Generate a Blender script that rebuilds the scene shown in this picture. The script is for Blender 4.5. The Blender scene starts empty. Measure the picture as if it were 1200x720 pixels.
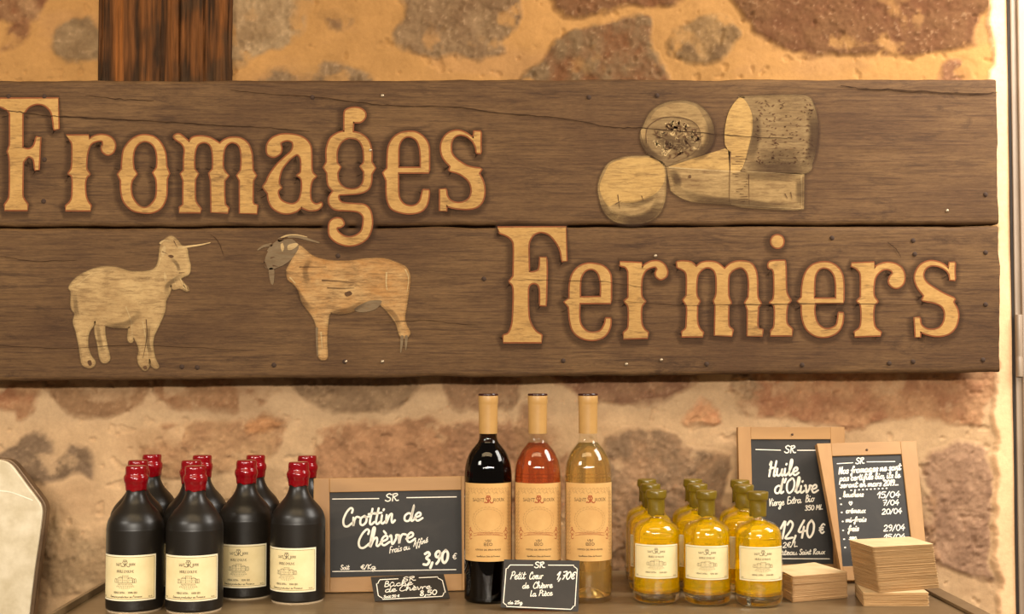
import bpy, bmesh, math, random
import numpy as np
from mathutils import Vector, Matrix
from mathutils.geometry import delaunay_2d_cdt

random.seed(7); rng = np.random.default_rng(11)
scene = bpy.context.scene
COL = scene.collection

# ------------------------------------------------------------------ camera
FPX, CAM_D, CAM_H = 1540.0, 2.40, 0.379
PSI, THETA = math.atan(34/FPX), math.atan(63/FPX)
FWD = np.array([math.sin(PSI)*math.cos(THETA), math.cos(PSI)*math.cos(THETA), math.sin(THETA)])
RGT = np.array([math.cos(PSI), -math.sin(PSI), 0.0])
UPV = np.cross(RGT, FWD)
CAM = np.array([0.0, -CAM_D, CAM_H])
cd = bpy.data.cameras.new('camera'); cam = bpy.data.objects.new('camera', cd); COL.objects.link(cam)
cd.sensor_width = 36; cd.lens = FPX*36/1200; cd.clip_start = .05
M = Matrix((RGT, UPV, -FWD)).transposed().to_4x4(); M.translation = Vector(CAM)
cam.matrix_world = M
scene.camera = cam

# ------------------------------------------------------------------ light, world, exposure
scene.view_settings.view_transform = 'Standard'; scene.view_settings.look = 'None'
scene.view_settings.gamma = 1; scene.view_settings.use_curve_mapping = False
scene.view_settings.exposure = 0.0
scene.cycles.max_bounces = 14; scene.cycles.transmission_bounces = 14; scene.cycles.glossy_bounces = 6
scene.cycles.diffuse_bounces = 3; scene.cycles.transparent_max_bounces = 12
scene.cycles.blur_glossy = 0.3
w = bpy.data.worlds.new('room_light'); scene.world = w; w.use_nodes = True
w.node_tree.nodes['Background'].inputs[0].default_value = (1.0, .84, .64, 1)
w.node_tree.nodes['Background'].inputs[1].default_value = 0.14

def area(name, loc, target, sx, sy, power, color):
    l = bpy.data.lights.new(name, 'AREA'); l.shape = 'RECTANGLE'; l.size = sx; l.size_y = sy
    l.energy = power; l.color = color
    o = bpy.data.objects.new(name, l); COL.objects.link(o); o.location = loc
    d = Vector(target)-Vector(loc); o.rotation_euler = d.to_track_quat('-Z', 'Y').to_euler()
    return o
area('added_right_light', (1.40, -.62, 1.30), (.66, -.15, .25), .6, 1.0, 36, (1.0, .94, .86))  # added area light for daylight at the right; no door opens there
area('added_left_fill', (-1.25, -1.5, .95), (-.45, -.1, .10), .45, .30, 12, (1.0, .93, .82))  # added fill that brightens the lower left; no real lamp hangs here
area('ceiling_light', (-.3, -1.9, 2.5), (-.1, 0, .7), 2.4, .6, 30, (1.0, .74, .42))
for i, (px_, wd) in enumerate([(-1.9, .08), (-1.1, .06), (-.9, .06), (-.7, .10), (-.4, .06), (-.1, .30), (.3, .10), (.55, .06), (.75, .12), (1.3, .06), (2.0, .08)]):
    area('hanging_lamp', (px_, -4.6, 1.35), (px_*.4, 0, .3), wd, .22, 158*wd, (1.0, .92, .80))

# ------------------------------------------------------------------ helpers: projection
def rays(p):
    p = np.atleast_2d(np.asarray(p, float))
    return FWD + RGT*((p[:, :1]-600)/FPX) + UPV*((360-p[:, 1:2])/FPX)
def onplane(p, p0, n):
    d = rays(p); p0 = np.asarray(p0, float); n = np.asarray(n, float)
    return CAM + d*(((p0-CAM)@n)/(d@n))[:, None]
def on_y(p, y): return onplane(p, (0, y, 0), (0, 1, 0))
def depth_y(d): return d-CAM_D
def shelf_xy(px, d):                      # ground point at a given distance from the camera plane
    X = (px-566)/FPX*d*1.0
    return X, d-CAM_D

def s2l(c): return tuple(((v/255)/12.92 if v/255 <= .04045 else (((v/255)+.055)/1.055)**2.4) for v in c)

# ------------------------------------------------------------------ helpers: objects
def tag(o, label=None, cat=None, group=None, kind=None):
    for k, v in (('label', label), ('category', cat), ('group', group), ('kind', kind)):
        if v: o[k] = v
    return o
def empty(name, loc, label=None, cat=None, group=None):
    o = bpy.data.objects.new(name, None); COL.objects.link(o); o.location = loc; o.empty_display_size = .05
    return tag(o, label, cat, group)
def link_mesh(name, me, mat, parent=None, smooth=False):
    o = bpy.data.objects.new(name, me); COL.objects.link(o)
    if mat: me.materials.append(mat)
    if smooth:
        me.polygons.foreach_set('use_smooth', [True]*len(me.polygons))
    if parent: o.parent = parent
    return o
def copy_tree(o, parent=None):
    c = o.copy(); COL.objects.link(c)
    if parent: c.parent = parent
    for ch in list(o.children): copy_tree(ch, c)
    return c

class MB:
    def __init__(s): s.v = []; s.f = []; s.c = []
    def add(s, v, f, c=None):
        n = len(s.v); s.v += [tuple(map(float, q)) for q in v]; s.f += [tuple(int(i)+n for i in q) for q in f]
        if c is not None: s.c += [tuple(q) for q in c]
        return s
    def box(s, a, b):
        x0, y0, z0 = a; x1, y1, z1 = b
        return s.add([(x0,y0,z0),(x1,y0,z0),(x1,y1,z0),(x0,y1,z0),(x0,y0,z1),(x1,y0,z1),(x1,y1,z1),(x0,y1,z1)],
                     [(0,3,2,1),(4,5,6,7),(0,1,5,4),(1,2,6,5),(2,3,7,6),(3,0,4,7)])
    def lathe(s, prof, seg=48):
        """prof: (r,z) from bottom to top; r==0 ends close the surface"""
        rings = []; v = []; f = []
        for r, z in prof:
            if r <= 1e-7: rings.append([len(v)]); v.append((0, 0, z))
            else:
                rings.append(list(range(len(v), len(v)+seg)))
                v += [(r*math.cos(2*math.pi*i/seg), r*math.sin(2*math.pi*i/seg), z) for i in range(seg)]
        for a, b in zip(rings[:-1], rings[1:]):
            for i in range(seg):
                j = (i+1) % seg
                if len(a) == 1 and len(b) == 1: continue
                if len(a) == 1: f.append((a[0], b[j], b[i]))
                elif len(b) == 1: f.append((a[i], a[j], b[0]))
                else: f.append((a[i], a[j], b[j], b[i]))
        return s.add(v, f)
    def prism(s, pts, n, t):
        """planar polygon pts (3d), extruded by -n*t"""
        pts = [Vector(p) for p in pts]; n = Vector(n); k = len(pts)
        back = [p-n*t for p in pts]
        f = [tuple(range(k)), tuple(range(2*k-1, k-1, -1))]
        f += [(i, i+k, (i+1) % k+k, (i+1) % k) for i in range(k)]
        return s.add(pts+back, f)
    def mesh(s, name, origin=(0, 0, 0)):
        me = bpy.data.meshes.new(name); o = Vector(origin)
        me.from_pydata([Vector(q)-o for q in s.v], [], s.f)
        if s.c:
            at = me.color_attributes.new('Col', 'FLOAT_COLOR', 'POINT')
            at.data.foreach_set('color', np.array(s.c, np.float32).ravel())
        me.update(); return me
    def build(s, name, mat, parent=None, origin=(0, 0, 0), smooth=False, bevel=0, fix=False, angle=None):
        me = s.mesh(name, origin)
        if bevel or fix:
            bm = bmesh.new(); bm.from_mesh(me)
            bmesh.ops.recalc_face_normals(bm, faces=bm.faces)
            if bevel: bmesh.ops.bevel(bm, geom=bm.edges, offset=bevel, segments=2, affect='EDGES', profile=.5)
            bm.to_mesh(me); bm.free()
        o = link_mesh(name, me, mat, parent, smooth)
        if smooth and angle: me.set_sharp_from_angle(angle=math.radians(angle))
        return o

def catmull(pts, closed=False, n=6):
    pts = np.asarray(pts, float)
    if len(pts) < 3: return pts
    out = []; k = len(pts); m = k if closed else k-1
    for i in range(m):
        g = (lambda j: pts[j % k]) if closed else (lambda j: pts[min(max(j, 0), k-1)])
        p0, p1, p2, p3 = g(i-1), g(i), g(i+1), g(i+2)
        for t in np.linspace(0, 1, n, endpoint=False):
            out.append(.5*((2*p1)+(-p0+p2)*t+(2*p0-5*p1+4*p2-p3)*t*t+(-p0+3*p1-3*p2+p3)*t**3))
    if not closed: out.append(pts[-1])
    return np.array(out)
def outline(txt, ox=0, oy=0, s=1.0, n=5):
    """closed contour; '!' marks a corner"""
    P = []; Cn = []
    for t in txt.split():
        Cn.append(t.endswith('!')); P.append([float(q) for q in t.rstrip('!').split(',')])
    P = np.array(P)/s+np.array([ox, oy])
    if not any(Cn): return catmull(P, True, n)
    k = Cn.index(True); P = np.roll(P, -k, 0); Cn = Cn[k:]+Cn[:k]
    P = np.vstack([P, P[:1]]); Cn = Cn+[True]; out = []; st = 0
    for i in range(1, len(P)):
        if Cn[i]:
            seg = P[st:i+1]
            out.append(seg[:-1] if len(seg) == 2 else catmull(seg, False, n)[:-1]); st = i
    return np.vstack(out)
def inside(q, polys):
    r = np.zeros(len(q), bool)
    for P in polys:
        x, y = q[:, 0], q[:, 1]
        a = P; b = np.roll(P, -1, 0)
        for (x0, y0), (x1, y1) in zip(a, b):
            if y0 == y1: continue
            c = ((y0 > y) != (y1 > y)) & (x < (x1-x0)*(y-y0)/(y1-y0)+x0)
            r ^= c
    return r
def fill(polys):
    vs = []; es = []
    for P in polys:
        n = len(vs); k = len(P); vs += [Vector((p[0], p[1])) for p in P]; es += [(n+i, n+(i+1) % k) for i in range(k)]
    V, E, F, _, _, _ = delaunay_2d_cdt(vs, es, [], 0, 1e-4)
    V = np.array([(v.x, v.y) for v in V])
    cen = np.array([V[list(f)].mean(0) for f in F]); ok = inside(cen, polys)
    return V, [tuple(f) for f, k in zip(F, ok) if k]
def ribbon(P, w, closed=False, caps=True):
    P = np.asarray(P, float)
    if len(P) > 1:
        keep = [0]+[i for i in range(1, len(P)) if np.hypot(*(P[i]-P[i-1])) > 1e-6]; P = P[keep]
    if len(P) < 2: P = np.vstack([P[:1], P[:1]+[[w*.2, 0]]])
    w = np.broadcast_to(np.asarray(w, float), (len(P),))
    if closed: T = np.roll(P, -1, 0)-np.roll(P, 1, 0)
    else: T = np.gradient(P, axis=0)
    T /= np.maximum(np.hypot(T[:, 0], T[:, 1]), 1e-9)[:, None]
    N = np.stack([-T[:, 1], T[:, 0]], 1)
    L = P+N*w[:, None]/2; R = P-N*w[:, None]/2
    k = len(P); V = np.vstack([L, R]); F = [(i, i+1, k+i+1, k+i) for i in range(k-1)]
    if closed: F.append((k-1, 0, k, 2*k-1))
    elif caps:
        V = list(V)
        for e, sg in ((0, -1), (k-1, 1)):
            base = len(V); r = w[e]/2
            th = [math.pi/2-math.pi*j/5 for j in range(6)]
            for a in th: V.append(P[e]+sg*T[e]*r*math.cos(a)+N[e]*r*math.sin(a))
            F.append(tuple(range(base, base+6)))
        V = np.array(V)
    return V, F
def flat(mb, VF, mapper, c=None):
    V, F = VF; mb.add(mapper(V), F, c)

# ------------------------------------------------------------------ helpers: materials
def new_mat(name):
    m = bpy.data.materials.new(name); m.use_nodes = True; nt = m.node_tree
    return m, nt, nt.nodes['Principled BSDF']
def nd(nt, t, **kw):
    n = nt.nodes.new(t)
    for k, v in kw.items():
        if k in n.inputs: n.inputs[k].default_value = v
        else: setattr(n, k, v)
    return n
def mixc(nt, fac, a, b, mode='MIX'):
    n = nt.nodes.new('ShaderNodeMix'); n.data_type = 'RGBA'; n.blend_type = mode
    for sock, v in ((n.inputs[0], fac), (n.inputs[6], a), (n.inputs[7], b)):
        if hasattr(v, 'is_output'): nt.links.new(v, sock)
        elif isinstance(v, (int, float)): sock.default_value = v
        else: sock.default_value = (*v[:3], 1)
    return n.outputs[2]
def noise_of(nt, scale, stretch=(1, 1, 1), detail=6, rough=.6, coord='Object', dist=0):
    tc = nt.nodes.new('ShaderNodeTexCoord'); mp = nt.nodes.new('ShaderNodeMapping')
    mp.inputs['Scale'].default_value = stretch; nt.links.new(tc.outputs[coord], mp.inputs[0])
    n = nd(nt, 'ShaderNodeTexNoise', Scale=scale, Detail=detail, Roughness=rough, Distortion=dist)
    nt.links.new(mp.outputs[0], n.inputs['Vector']); return n.outputs['Fac']
def ramp(nt, src, a, b):
    r = nt.nodes.new('ShaderNodeMapRange'); r.inputs[1].default_value = a; r.inputs[2].default_value = b
    nt.links.new(src, r.inputs[0]); return r.outputs[0]
def bump(nt, bs, src, strength, dist=.002):
    b = nd(nt, 'ShaderNodeBump', Strength=strength, Distance=dist)
    nt.links.new(src, b.inputs['Height']); nt.links.new(b.outputs[0], bs.inputs['Normal'])
def noisy(name, c1, c2, scale=40, stretch=(1, 1, 1), rough=.6, lo=.35, hi=.65, bmp=0, spec=.5, metal=0, detail=6):
    m, nt, bs = new_mat(name)
    n = noise_of(nt, scale, stretch, detail)
    nt.links.new(mixc(nt, ramp(nt, n, lo, hi), s2l(c1), s2l(c2)), bs.inputs['Base Color'])
    bs.inputs['Roughness'].default_value = rough; bs.inputs['Specular IOR Level'].default_value = spec
    bs.inputs['Metallic'].default_value = metal
    if bmp: bump(nt, bs, n, bmp)
    return m
def paint(name, c, wear, w_lo=.60, w_hi=.72, c2=None):
    m, nt, bs = new_mat(name)
    n1 = noise_of(nt, 20, (.8, 1, 1.3), 8, .7); base = mixc(nt, ramp(nt, n1, .34, .66), s2l(c), s2l(c2 or tuple(int(v*.84) for v in c)))
    n2 = noise_of(nt, 90, (.28, 1, 2.0), 10, .78, dist=.5); n3 = noise_of(nt, 7, (1, 1, 1), 4); n4 = noise_of(nt, 260, (.4, 1, 1.5), 4, .7)
    add = nt.nodes.new('ShaderNodeMath'); add.operation = 'MULTIPLY_ADD'; nt.links.new(n3, add.inputs[0]); add.inputs[1].default_value = .22; nt.links.new(n2, add.inputs[2])
    c_ = mixc(nt, ramp(nt, add.outputs[0], w_lo+.08, w_hi+.10), base, s2l(wear))
    c_ = mixc(nt, 1.0, c_, mixc(nt, ramp(nt, n4, .3, .7), (.88, .87, .85), (1.08, 1.07, 1.06)), 'MULTIPLY')
    nt.links.new(c_, bs.inputs['Base Color'])
    bs.inputs['Roughness'].default_value = .75; bs.inputs['Specular IOR Level'].default_value = .15
    return m
def glass(name, color, ior=1.5, rough=0.0):
    m, nt, bs = new_mat(name)
    bs.inputs['Base Color'].default_value = (*color, 1); bs.inputs['Transmission Weight'].default_value = 1
    bs.inputs['IOR'].default_value = ior; bs.inputs['Roughness'].default_value = rough
    return m

# ================================================================== SETTING: wall
def lattice(seed): return np.random.default_rng(seed).random((512, 512))
def vnoise(x, z, seed, sc):
    L = lattice(seed); x = x*sc+1000.3; z = z*sc+1000.7
    xi = np.floor(x).astype(int); zi = np.floor(z).astype(int); fx = x-xi; fz = z-zi
    fx = fx*fx*(3-2*fx); fz = fz*fz*(3-2*fz); a = lambda i, j: L[(xi+i) % 512, (zi+j) % 512]
    return (a(0,0)*(1-fx)+a(1,0)*fx)*(1-fz)+(a(0,1)*(1-fx)+a(1,1)*fx)*fz
def fbm(x, z, seed, sc, o=4, g=.5):
    r = 0; amp = 1; t = 0
    for i in range(o): r = r+vnoise(x, z, seed+i, sc*2**i)*amp; t += amp; amp *= g
    return r/t
STONES = [  # pixel outline, colour, second colour, how much mortar is smeared over it, relief (m)
 ("-30,-20 48,-20 52,18 40,28 22,30 8,24 -30,26", (128,74,46), (176,132,92), .25, .003),
 ("2,60 6,35 26,22 42,28 27,52 10,62", (126,72,44), (170,120,80), .30, .003),
 ("60,40 75,22 108,20 118,60 95,74 68,66", (172,142,104), (140,112,80), .45, .004),
 ("268,-20 362,-20 357,30 340,48 305,66 268,74", (186,156,116), (158,128,92), .35, .006),
 ("476,-20 600,-20 607,28 586,48 592,60 562,74 502,62 462,48 474,20", (158,128,94), (128,98,70), .22, .005),
 ("300,93 330,78 380,72 420,84 430,110 300,110", (160,130,96), (120,96,72), .5, .002),
 ("608,110 624,76 640,58 664,40 700,31 738,22 762,26 766,52 778,110", (124,74,44), (132,106,76), .20, .006),
 ("650,-20 800,-20 800,4 770,13 738,9 700,18 658,17", (130,76,44), (116,74,46), .12, .008),
 ("784,44 798,30 816,21 846,20 863,31 866,46 850,68 820,73 790,66", (178,140,92), (112,86,58), .42, .005),
 ("870,-20 1144,-20 1143,30 1134,58 1042,66 1034,58 1000,66 930,61 890,46 879,27", (104,56,32), (118,76,46), .08, .006),
 ("1088,110 1104,80 1130,74 1142,110", (176,122,86), (150,100,72), .3, .003),
 ("376,16 396,9 412,20 396,36", (170,132,90), (140,104,70), .5, .002),
 ("-30,446 50,446 42,470 36,486 20,488 11,476 -30,474", (138,84,54), (178,134,94), .32, .004),
 ("60,440 170,440 166,474 130,486 80,481 67,474", (150,112,78), (130,94,64), .40, .004),
 ("188,440 314,440 313,464 300,476 240,479 199,473", (150,110,76), (136,92,60), .40, .004),
 ("342,440 484,440 477,470 450,483 400,484 374,474", (142,114,84), (118,92,68), .28, .005),
 ("522,440 607,440 601,482 560,479 528,470", (146,110,80), (122,90,64), .35, .004),
 ("652,440 808,440 800,458 782,469 740,472 698,471 678,462", (118,78,58), (142,104,76), .14, .007),
 ("12,528 28,510 56,507 62,530 72,536 85,522 100,525 111,541 106,562 91,556 70,561 45,568 20,562 -30,548", (112,92,74), (92,74,58), .28, .003),
 ("58,602 86,614 132,610 168,640 150,700 92,700 54,690", (166,140,106), (146,120,88), .45, .004),
 ("170,505 240,492 330,488 325,528 285,548 230,560 180,556", (172,134,96), (150,110,78), .50, .003),
 ("288,494 326,494 319,507 296,506", (182,128,84), (160,110,70), .2, .004),
 ("380,503 420,496 530,498 548,540 545,600 380,600 372,530", (164,120,86), (134,94,66), .28, .005),
 ("528,502 560,492 606,500 612,560 600,620 540,620", (152,112,82), (134,96,70), .4, .003),
 ("610,480 655,484 662,600 612,600", (156,112,80), (140,104,74), .45, .003),
 ("802,492 819,471 836,467 847,494 822,497", (188,124,86), (202,152,108), .2, .012),
 ("706,530 722,506 750,499 792,510 812,526 852,536 849,562 840,640 712,650", (150,116,86), (110,88,68), .22, .007),
 ("720,640 850,640 860,720 700,720", (120,92,68), (100,76,54), .3, .005),
 ("882,430 1160,430 1156,478 1150,494 1136,500 1060,492 1010,502 960,498 905,486 868,480", (178,132,94), (150,98,68), .24, .005),
 ("856,440 886,440 886,474 870,482 858,470", (190,156,116), (150,120,90), .4, .002),
 ("1084,546 1104,527 1148,520 1161,545 1162,655 1158,682 1120,668 1078,640", (156,122,98), (128,96,78), .18, .008),
 ("880,560 970,540 1080,560 1080,700 880,700", (168,130,96), (140,104,76), .35, .004),
]
def build_wall():
    tl = on_y([(-90, -70)], 0)[0]; br = on_y([(1260, 760)], 0)[0]
    x0, x1, z1 = tl[0], br[0], tl[2]; z0 = br[2]
    st = .0026
    xs = np.concatenate([[x0-.5, x0-.2], np.arange(x0, x1, st), [x1+.15]])
    zs = np.concatenate([np.linspace(-.9, z0-.02, 8), np.arange(z0, z1, st), [z1+.1, z1+.3]])
    X, Z = np.meshgrid(xs, zs); x = X.ravel(); z = Z.ravel()
    # ragged coordinates
    wx = x+(fbm(x, z, 3, 26, 4)-.5)*.030; wz = z+(fbm(x, z, 9, 26, 4)-.5)*.030
    mort = fbm(x, z, 20, 7, 5)
    big = fbm(x, z, 24, 2.2, 2)
    zt = np.clip((z-.36-(fbm(x, z, 33, 3, 3)-.5)*.3)/.35, 0, 1)[:, None]  # height mix: warm, dimmer light of the upper wall put into the colour
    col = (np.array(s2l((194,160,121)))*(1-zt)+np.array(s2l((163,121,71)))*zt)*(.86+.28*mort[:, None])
    t = np.clip((fbm(x, z*2.2, 40, 7, 5)-.50)*5, 0, 1)[:, None]
    col = col*(1-t*.30)+np.array(s2l((150,112,78)))*t*.30
    y = -(big-.5)*.016-(mort-.5)*.008-(fbm(x, z, 50, 90, 3)-.5)*.0016
    spk = fbm(x, z, 60, 150, 3); mid = fbm(x, z, 66, 34, 4); smear = fbm(x, z, 70, 22, 5)
    for k, (txt, ca, cb, sm, rel) in enumerate(STONES):
        P = on_y(outline(txt, n=4), 0)[:, [0, 2]]
        bb = (wx > P[:, 0].min()-.03) & (wx < P[:, 0].max()+.03) & (wz > P[:, 1].min()-.03) & (wz < P[:, 1].max()+.03)
        idx = np.nonzero(bb)[0]; q = np.stack([wx[idx], wz[idx]], 1)
        d = np.full(len(q), 9.0); A = P; B = np.roll(P, -1, 0)
        for a, b in zip(A, B):
            e = b-a; tt = np.clip(((q-a)@e)/max(e@e, 1e-12), 0, 1); d = np.minimum(d, np.hypot(*(q-a-tt[:, None]*e).T))
        sd = np.where(inside(q, [P]), d, -d)
        m = np.clip(sd/.011+.5, 0, 1)
        thr = .27+sm*.42
        s = np.clip((smear[idx]-(1-thr))/.12, 0, 1)*np.clip(1.25-sd/.05, .45, 1)
        m2 = m*(1-s*.85)*.95
        v = np.clip((mid[idx]-.5)*2.4+.5, 0, 1)[:, None]
        c = np.array(s2l(ca))*(1-v)+np.array(s2l(cb))*v
        c = (c*.86+np.array(s2l((176,140,102)))*.14)*(.98-.42*zt[idx, 0])[:, None]*(.80+.40*spk[idx])[:, None]  # upper stones darkened by the same painted light gradient
        sp = np.clip((spk[idx]-.70)*10, 0, 1)[:, None]; c = c*(1-sp*.14)+np.array(s2l((206,174,136)))*sp*.14
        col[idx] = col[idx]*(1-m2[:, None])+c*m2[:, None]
        rim = np.exp(-((sd+.002)/.006)**2)
        y[idx] += -m*rel*.55+rim*.0010-m2*((mid[idx]-.5)*.008+(spk[idx]-.5)*.004)
    # smooth salmon plaster reveal on the far right
    e = on_y([(1162, 360)], 0)[0][0]
    t = np.clip((wx-e)/.008, 0, 1)
    pl = np.array(s2l((240,196,150)))[None]*(.94+.1*mort[:, None])
    col = col*(1-t[:, None])+pl*t[:, None]; y = y*(1-t)+t*(-.006-(mort-.5)*.004)
    # fine pits
    pits = np.clip((fbm(x, z, 90, 60, 2)-.76)*20, 0, 1)*(1-t); y += pits*.003
    nx, nz = len(xs), len(zs)
    me = bpy.data.meshes.new('wall_back')
    co = np.stack([x, y, z], 1).astype(np.float32)
    i = np.arange(nz-1)[:, None]*nx+np.arange(nx-1)[None]
    F = np.stack([i, i+1, i+nx+1, i+nx], -1).reshape(-1, 4)
    me.vertices.add(len(co)); me.vertices.foreach_set('co', co.ravel())
    me.loops.add(F.size); me.loops.foreach_set('vertex_index', F.ravel().astype(np.int32))
    me.polygons.add(len(F)); me.polygons.foreach_set('loop_start', np.arange(0, F.size, 4, dtype=np.int32))
    me.polygons.foreach_set('use_smooth', np.ones(len(F), bool))
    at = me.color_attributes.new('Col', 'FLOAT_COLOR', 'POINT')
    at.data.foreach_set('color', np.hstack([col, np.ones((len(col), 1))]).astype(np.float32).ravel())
    me.update(calc_edges=True); me.validate()
    m, nt, bs = new_mat('stone_and_mortar')
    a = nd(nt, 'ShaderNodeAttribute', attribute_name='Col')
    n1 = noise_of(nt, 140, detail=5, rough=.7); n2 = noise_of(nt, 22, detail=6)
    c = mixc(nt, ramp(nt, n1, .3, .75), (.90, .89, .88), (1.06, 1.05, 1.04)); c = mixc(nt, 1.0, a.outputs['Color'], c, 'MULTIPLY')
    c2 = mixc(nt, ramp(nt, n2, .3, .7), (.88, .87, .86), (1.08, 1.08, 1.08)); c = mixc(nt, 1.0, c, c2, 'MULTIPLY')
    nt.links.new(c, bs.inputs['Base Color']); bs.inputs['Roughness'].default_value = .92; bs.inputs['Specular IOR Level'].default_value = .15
    bump(nt, bs, n1, .40, .0018)
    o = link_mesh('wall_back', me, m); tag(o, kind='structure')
build_wall()

# floor far below, for the counter and the tall panel to stand on
FLOOR = -.90
mb = MB(); mb.box((-2.5, -3.5, FLOOR-.05), (2.5, .3, FLOOR))
tag(mb.build('floor', noisy('floor_stone', (150,125,95), (128,104,78), 6, rough=.6)), kind='structure')

# grey metal door frame on the right
m_door = noisy('painted_grey_metal', (160,140,120), (150,130,110), 8, rough=.38, bmp=.02)
m_dark = noisy('dark_gap', (46,36,28), (36,28,22), 20, rough=.8)
XD = on_y([(1186.5, 360)], -.012)[0][0]
dz = 1.35
mb = MB()
mb.box((XD+.004, -.014, FLOOR), (XD+.16, .02, dz)); mb.box((XD+.014, -.022, FLOOR), (XD+.16, -.014, dz))
door = mb.build('door_1', m_door, bevel=.003); tag(door, kind='structure')
mb = MB(); mb.box((XD, -.010, FLOOR), (XD+.004, .02, dz)); mb.build('door_seal', m_dark, door)
zt = on_y([(1192, 368)], -.06)[0][2]; zb = on_y([(1192, 442)], -.06)[0][2]
mb = MB(); mb.lathe([(0, zb), (.0055, zb), (.006, zb+.002), (.006, zb+.034), (.0055, zb+.036), (.0055, zb+.038), (.006, zb+.040), (.006, zt-.002), (.0055, zt), (0, zt)], 20)
h = mb.build('door_hinge', m_door, door, smooth=True, angle=40); h.location = (XD+.009, -.018, 0)

# ------------------------------------------------------------------ timber post set in the wall
def build_post():
    a = on_y([(113, 60)], -.028)[0]; b = on_y([(269.5, 60)], -.028)[0]; zlo = on_y([(150, 170)], -.028)[0][2]
    n = 150; xs = np.linspace(a[0], b[0], n); zs = np.linspace(zlo, 1.32, 120)
    X, Z = np.meshgrid(xs, zs); x = X.ravel(); z = Z.ravel()
    u = (x-a[0])/(b[0]-a[0])
    g = fbm(x*1.0, z*.06, 200, 90, 4); g2 = fbm(x, z*.08, 210, 30, 3); ch = fbm(x, z, 220, 14, 4)
    c1, c2, c3 = (np.array(s2l(q)) for q in ((96,60,30), (46,31,18), (150,92,42)))
    fb = fbm(x, z*.05, 240, 260, 3); t = np.clip((g*.25+g2*.2+fb*.3+ch*.25-.42)*6, 0, 1)[:, None]
    col = c1*(1-t)+c2*t
    st = (np.exp(-((u-.17+(g2-.5)*.10)/.030)**2)+.45*np.exp(-((u-.93)/.03)**2)+.35*np.exp(-((u-.58+(ch-.5)*.2)/.05)**2))*np.clip(fb*2.6-.6, 0, 1)
    col = col*(1-np.clip(st, 0, 1)[:, None]*.75)+c3*np.clip(st, 0, 1)[:, None]*.75
    gr = np.clip((ch-.56)*8, 0, 1)[:, None]*.55; col = col*(1-gr)+np.array(s2l((62,46,30)))*gr
    y = -.028+(g-.5)*.006+(g2-.5)*.004+(fb-.5)*.004
    for uc, wd, dp in ((.615, .007, .014), (.045, .006, .01), (.80, .008, .008), (.47, .005, .006), (.975, .01, .012)):
        k = np.exp(-((u-uc-(fbm(x, z*.2, 230, 8, 2)-.5)*.04)/wd)**2); y += k*dp*.6
    edge = np.clip(1-np.minimum(u, 1-u)/.03, 0, 1); y += edge**2*.010
    mb = MB(); nz = len(zs)
    v = np.stack([x, y, z], 1); f = [(j*n+i, j*n+i+1, (j+1)*n+i+1, (j+1)*n+i) for j in range(nz-1) for i in range(n-1)]
    # sides and back
    per = [i for i in range(n)]+[j*n+n-1 for j in range(1, nz)]+[(nz-1)*n+i for i in range(n-2, -1, -1)]+[j*n for j in range(nz-2, 0, -1)]
    vb = v[per].copy(); vb[:, 1] = .01
    k0 = len(v); K = len(per)
    f += [(per[(i+1) % K], per[i], k0+i, k0+(i+1) % K) for i in range(K)]+[tuple(range(k0+K-1, k0-1, -1))]
    cc = np.vstack([col, col[per]]); mb.add(np.vstack([v, vb]), f, np.hstack([cc, np.ones((len(cc), 1))]))
    m, nt, bs = new_mat('old_oak')
    at = nd(nt, 'ShaderNodeAttribute', attribute_name='Col'); nz_ = noise_of(nt, 60, (3, 1, .12), 7, .65)
    c = mixc(nt, 1.0, at.outputs['Color'], mixc(nt, ramp(nt, nz_, .3, .7), (.55, .53, .50), (1.35, 1.25, 1.15)), 'MULTIPLY')
    nt.links.new(c, bs.inputs['Base Color']); bs.inputs['Roughness'].default_value = .8; bs.inputs['Specular IOR Level'].default_value = .12; bump(nt, bs, nz_, .6, .003)
    org = (a[0]*.5+b[0]*.5, 0, zlo)
    o = mb.build('timber_post', m, None, origin=org, smooth=True, angle=60); o.location = org
    tag(o, 'rough brown timber post set upright in the stone wall above the painted sign', 'post')
build_post()

# ================================================================== THE PAINTED SIGN
SY = -.072                                    # plane of the sign's face
so = on_y([(585, 440)], SY)[0]
sign = empty('painted_sign', (so[0], SY+.02, so[2]), 'long weathered wooden shop sign with painted goats, cheeses and gothic letters', 'sign')
SO = np.array(sign.location)
def smap(off): return lambda V: on_y(V, SY-off)-SO
m, nt, bs = new_mat('weathered_board')
n1 = noise_of(nt, 16, (.30, 1, 3.2), 10, .72, dist=.8); n2 = noise_of(nt, 60, (.16, 1, 4), 8, .75, dist=.3); n3 = noise_of(nt, 4.5, (.8, 1, 1.4), 5, .6, dist=.6)
n4 = noise_of(nt, 11, (.45, 1, 2.2), 9, .78, dist=1.2); n5 = noise_of(nt, 300, (.22, 1, 1.6), 5, .75)
c = mixc(nt, ramp(nt, n1, .32, .68), s2l((88,63,37)), s2l((110,82,52)))
c = mixc(nt, ramp(nt, n3, .40, .68), c, s2l((80,56,34)))
k2 = ramp(nt, n2, .47, .63); kk = nt.nodes.new('ShaderNodeMath'); kk.operation = 'MULTIPLY'; kk.inputs[1].default_value = .75; nt.links.new(k2, kk.inputs[0])
c = mixc(nt, kk.outputs[0], c, s2l((62,41,25)))
pk = ramp(nt, n4, .53, .66); kk = nt.nodes.new('ShaderNodeMath'); kk.operation = 'MULTIPLY'; kk.inputs[1].default_value = .8; nt.links.new(pk, kk.inputs[0])
c = mixc(nt, kk.outputs[0], c, s2l((58,39,24)))
c = mixc(nt, 1.0, c, mixc(nt, ramp(nt, n5, .3, .7), (.72, .71, .70), (1.22, 1.21, 1.20)), 'MULTIPLY')
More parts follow.
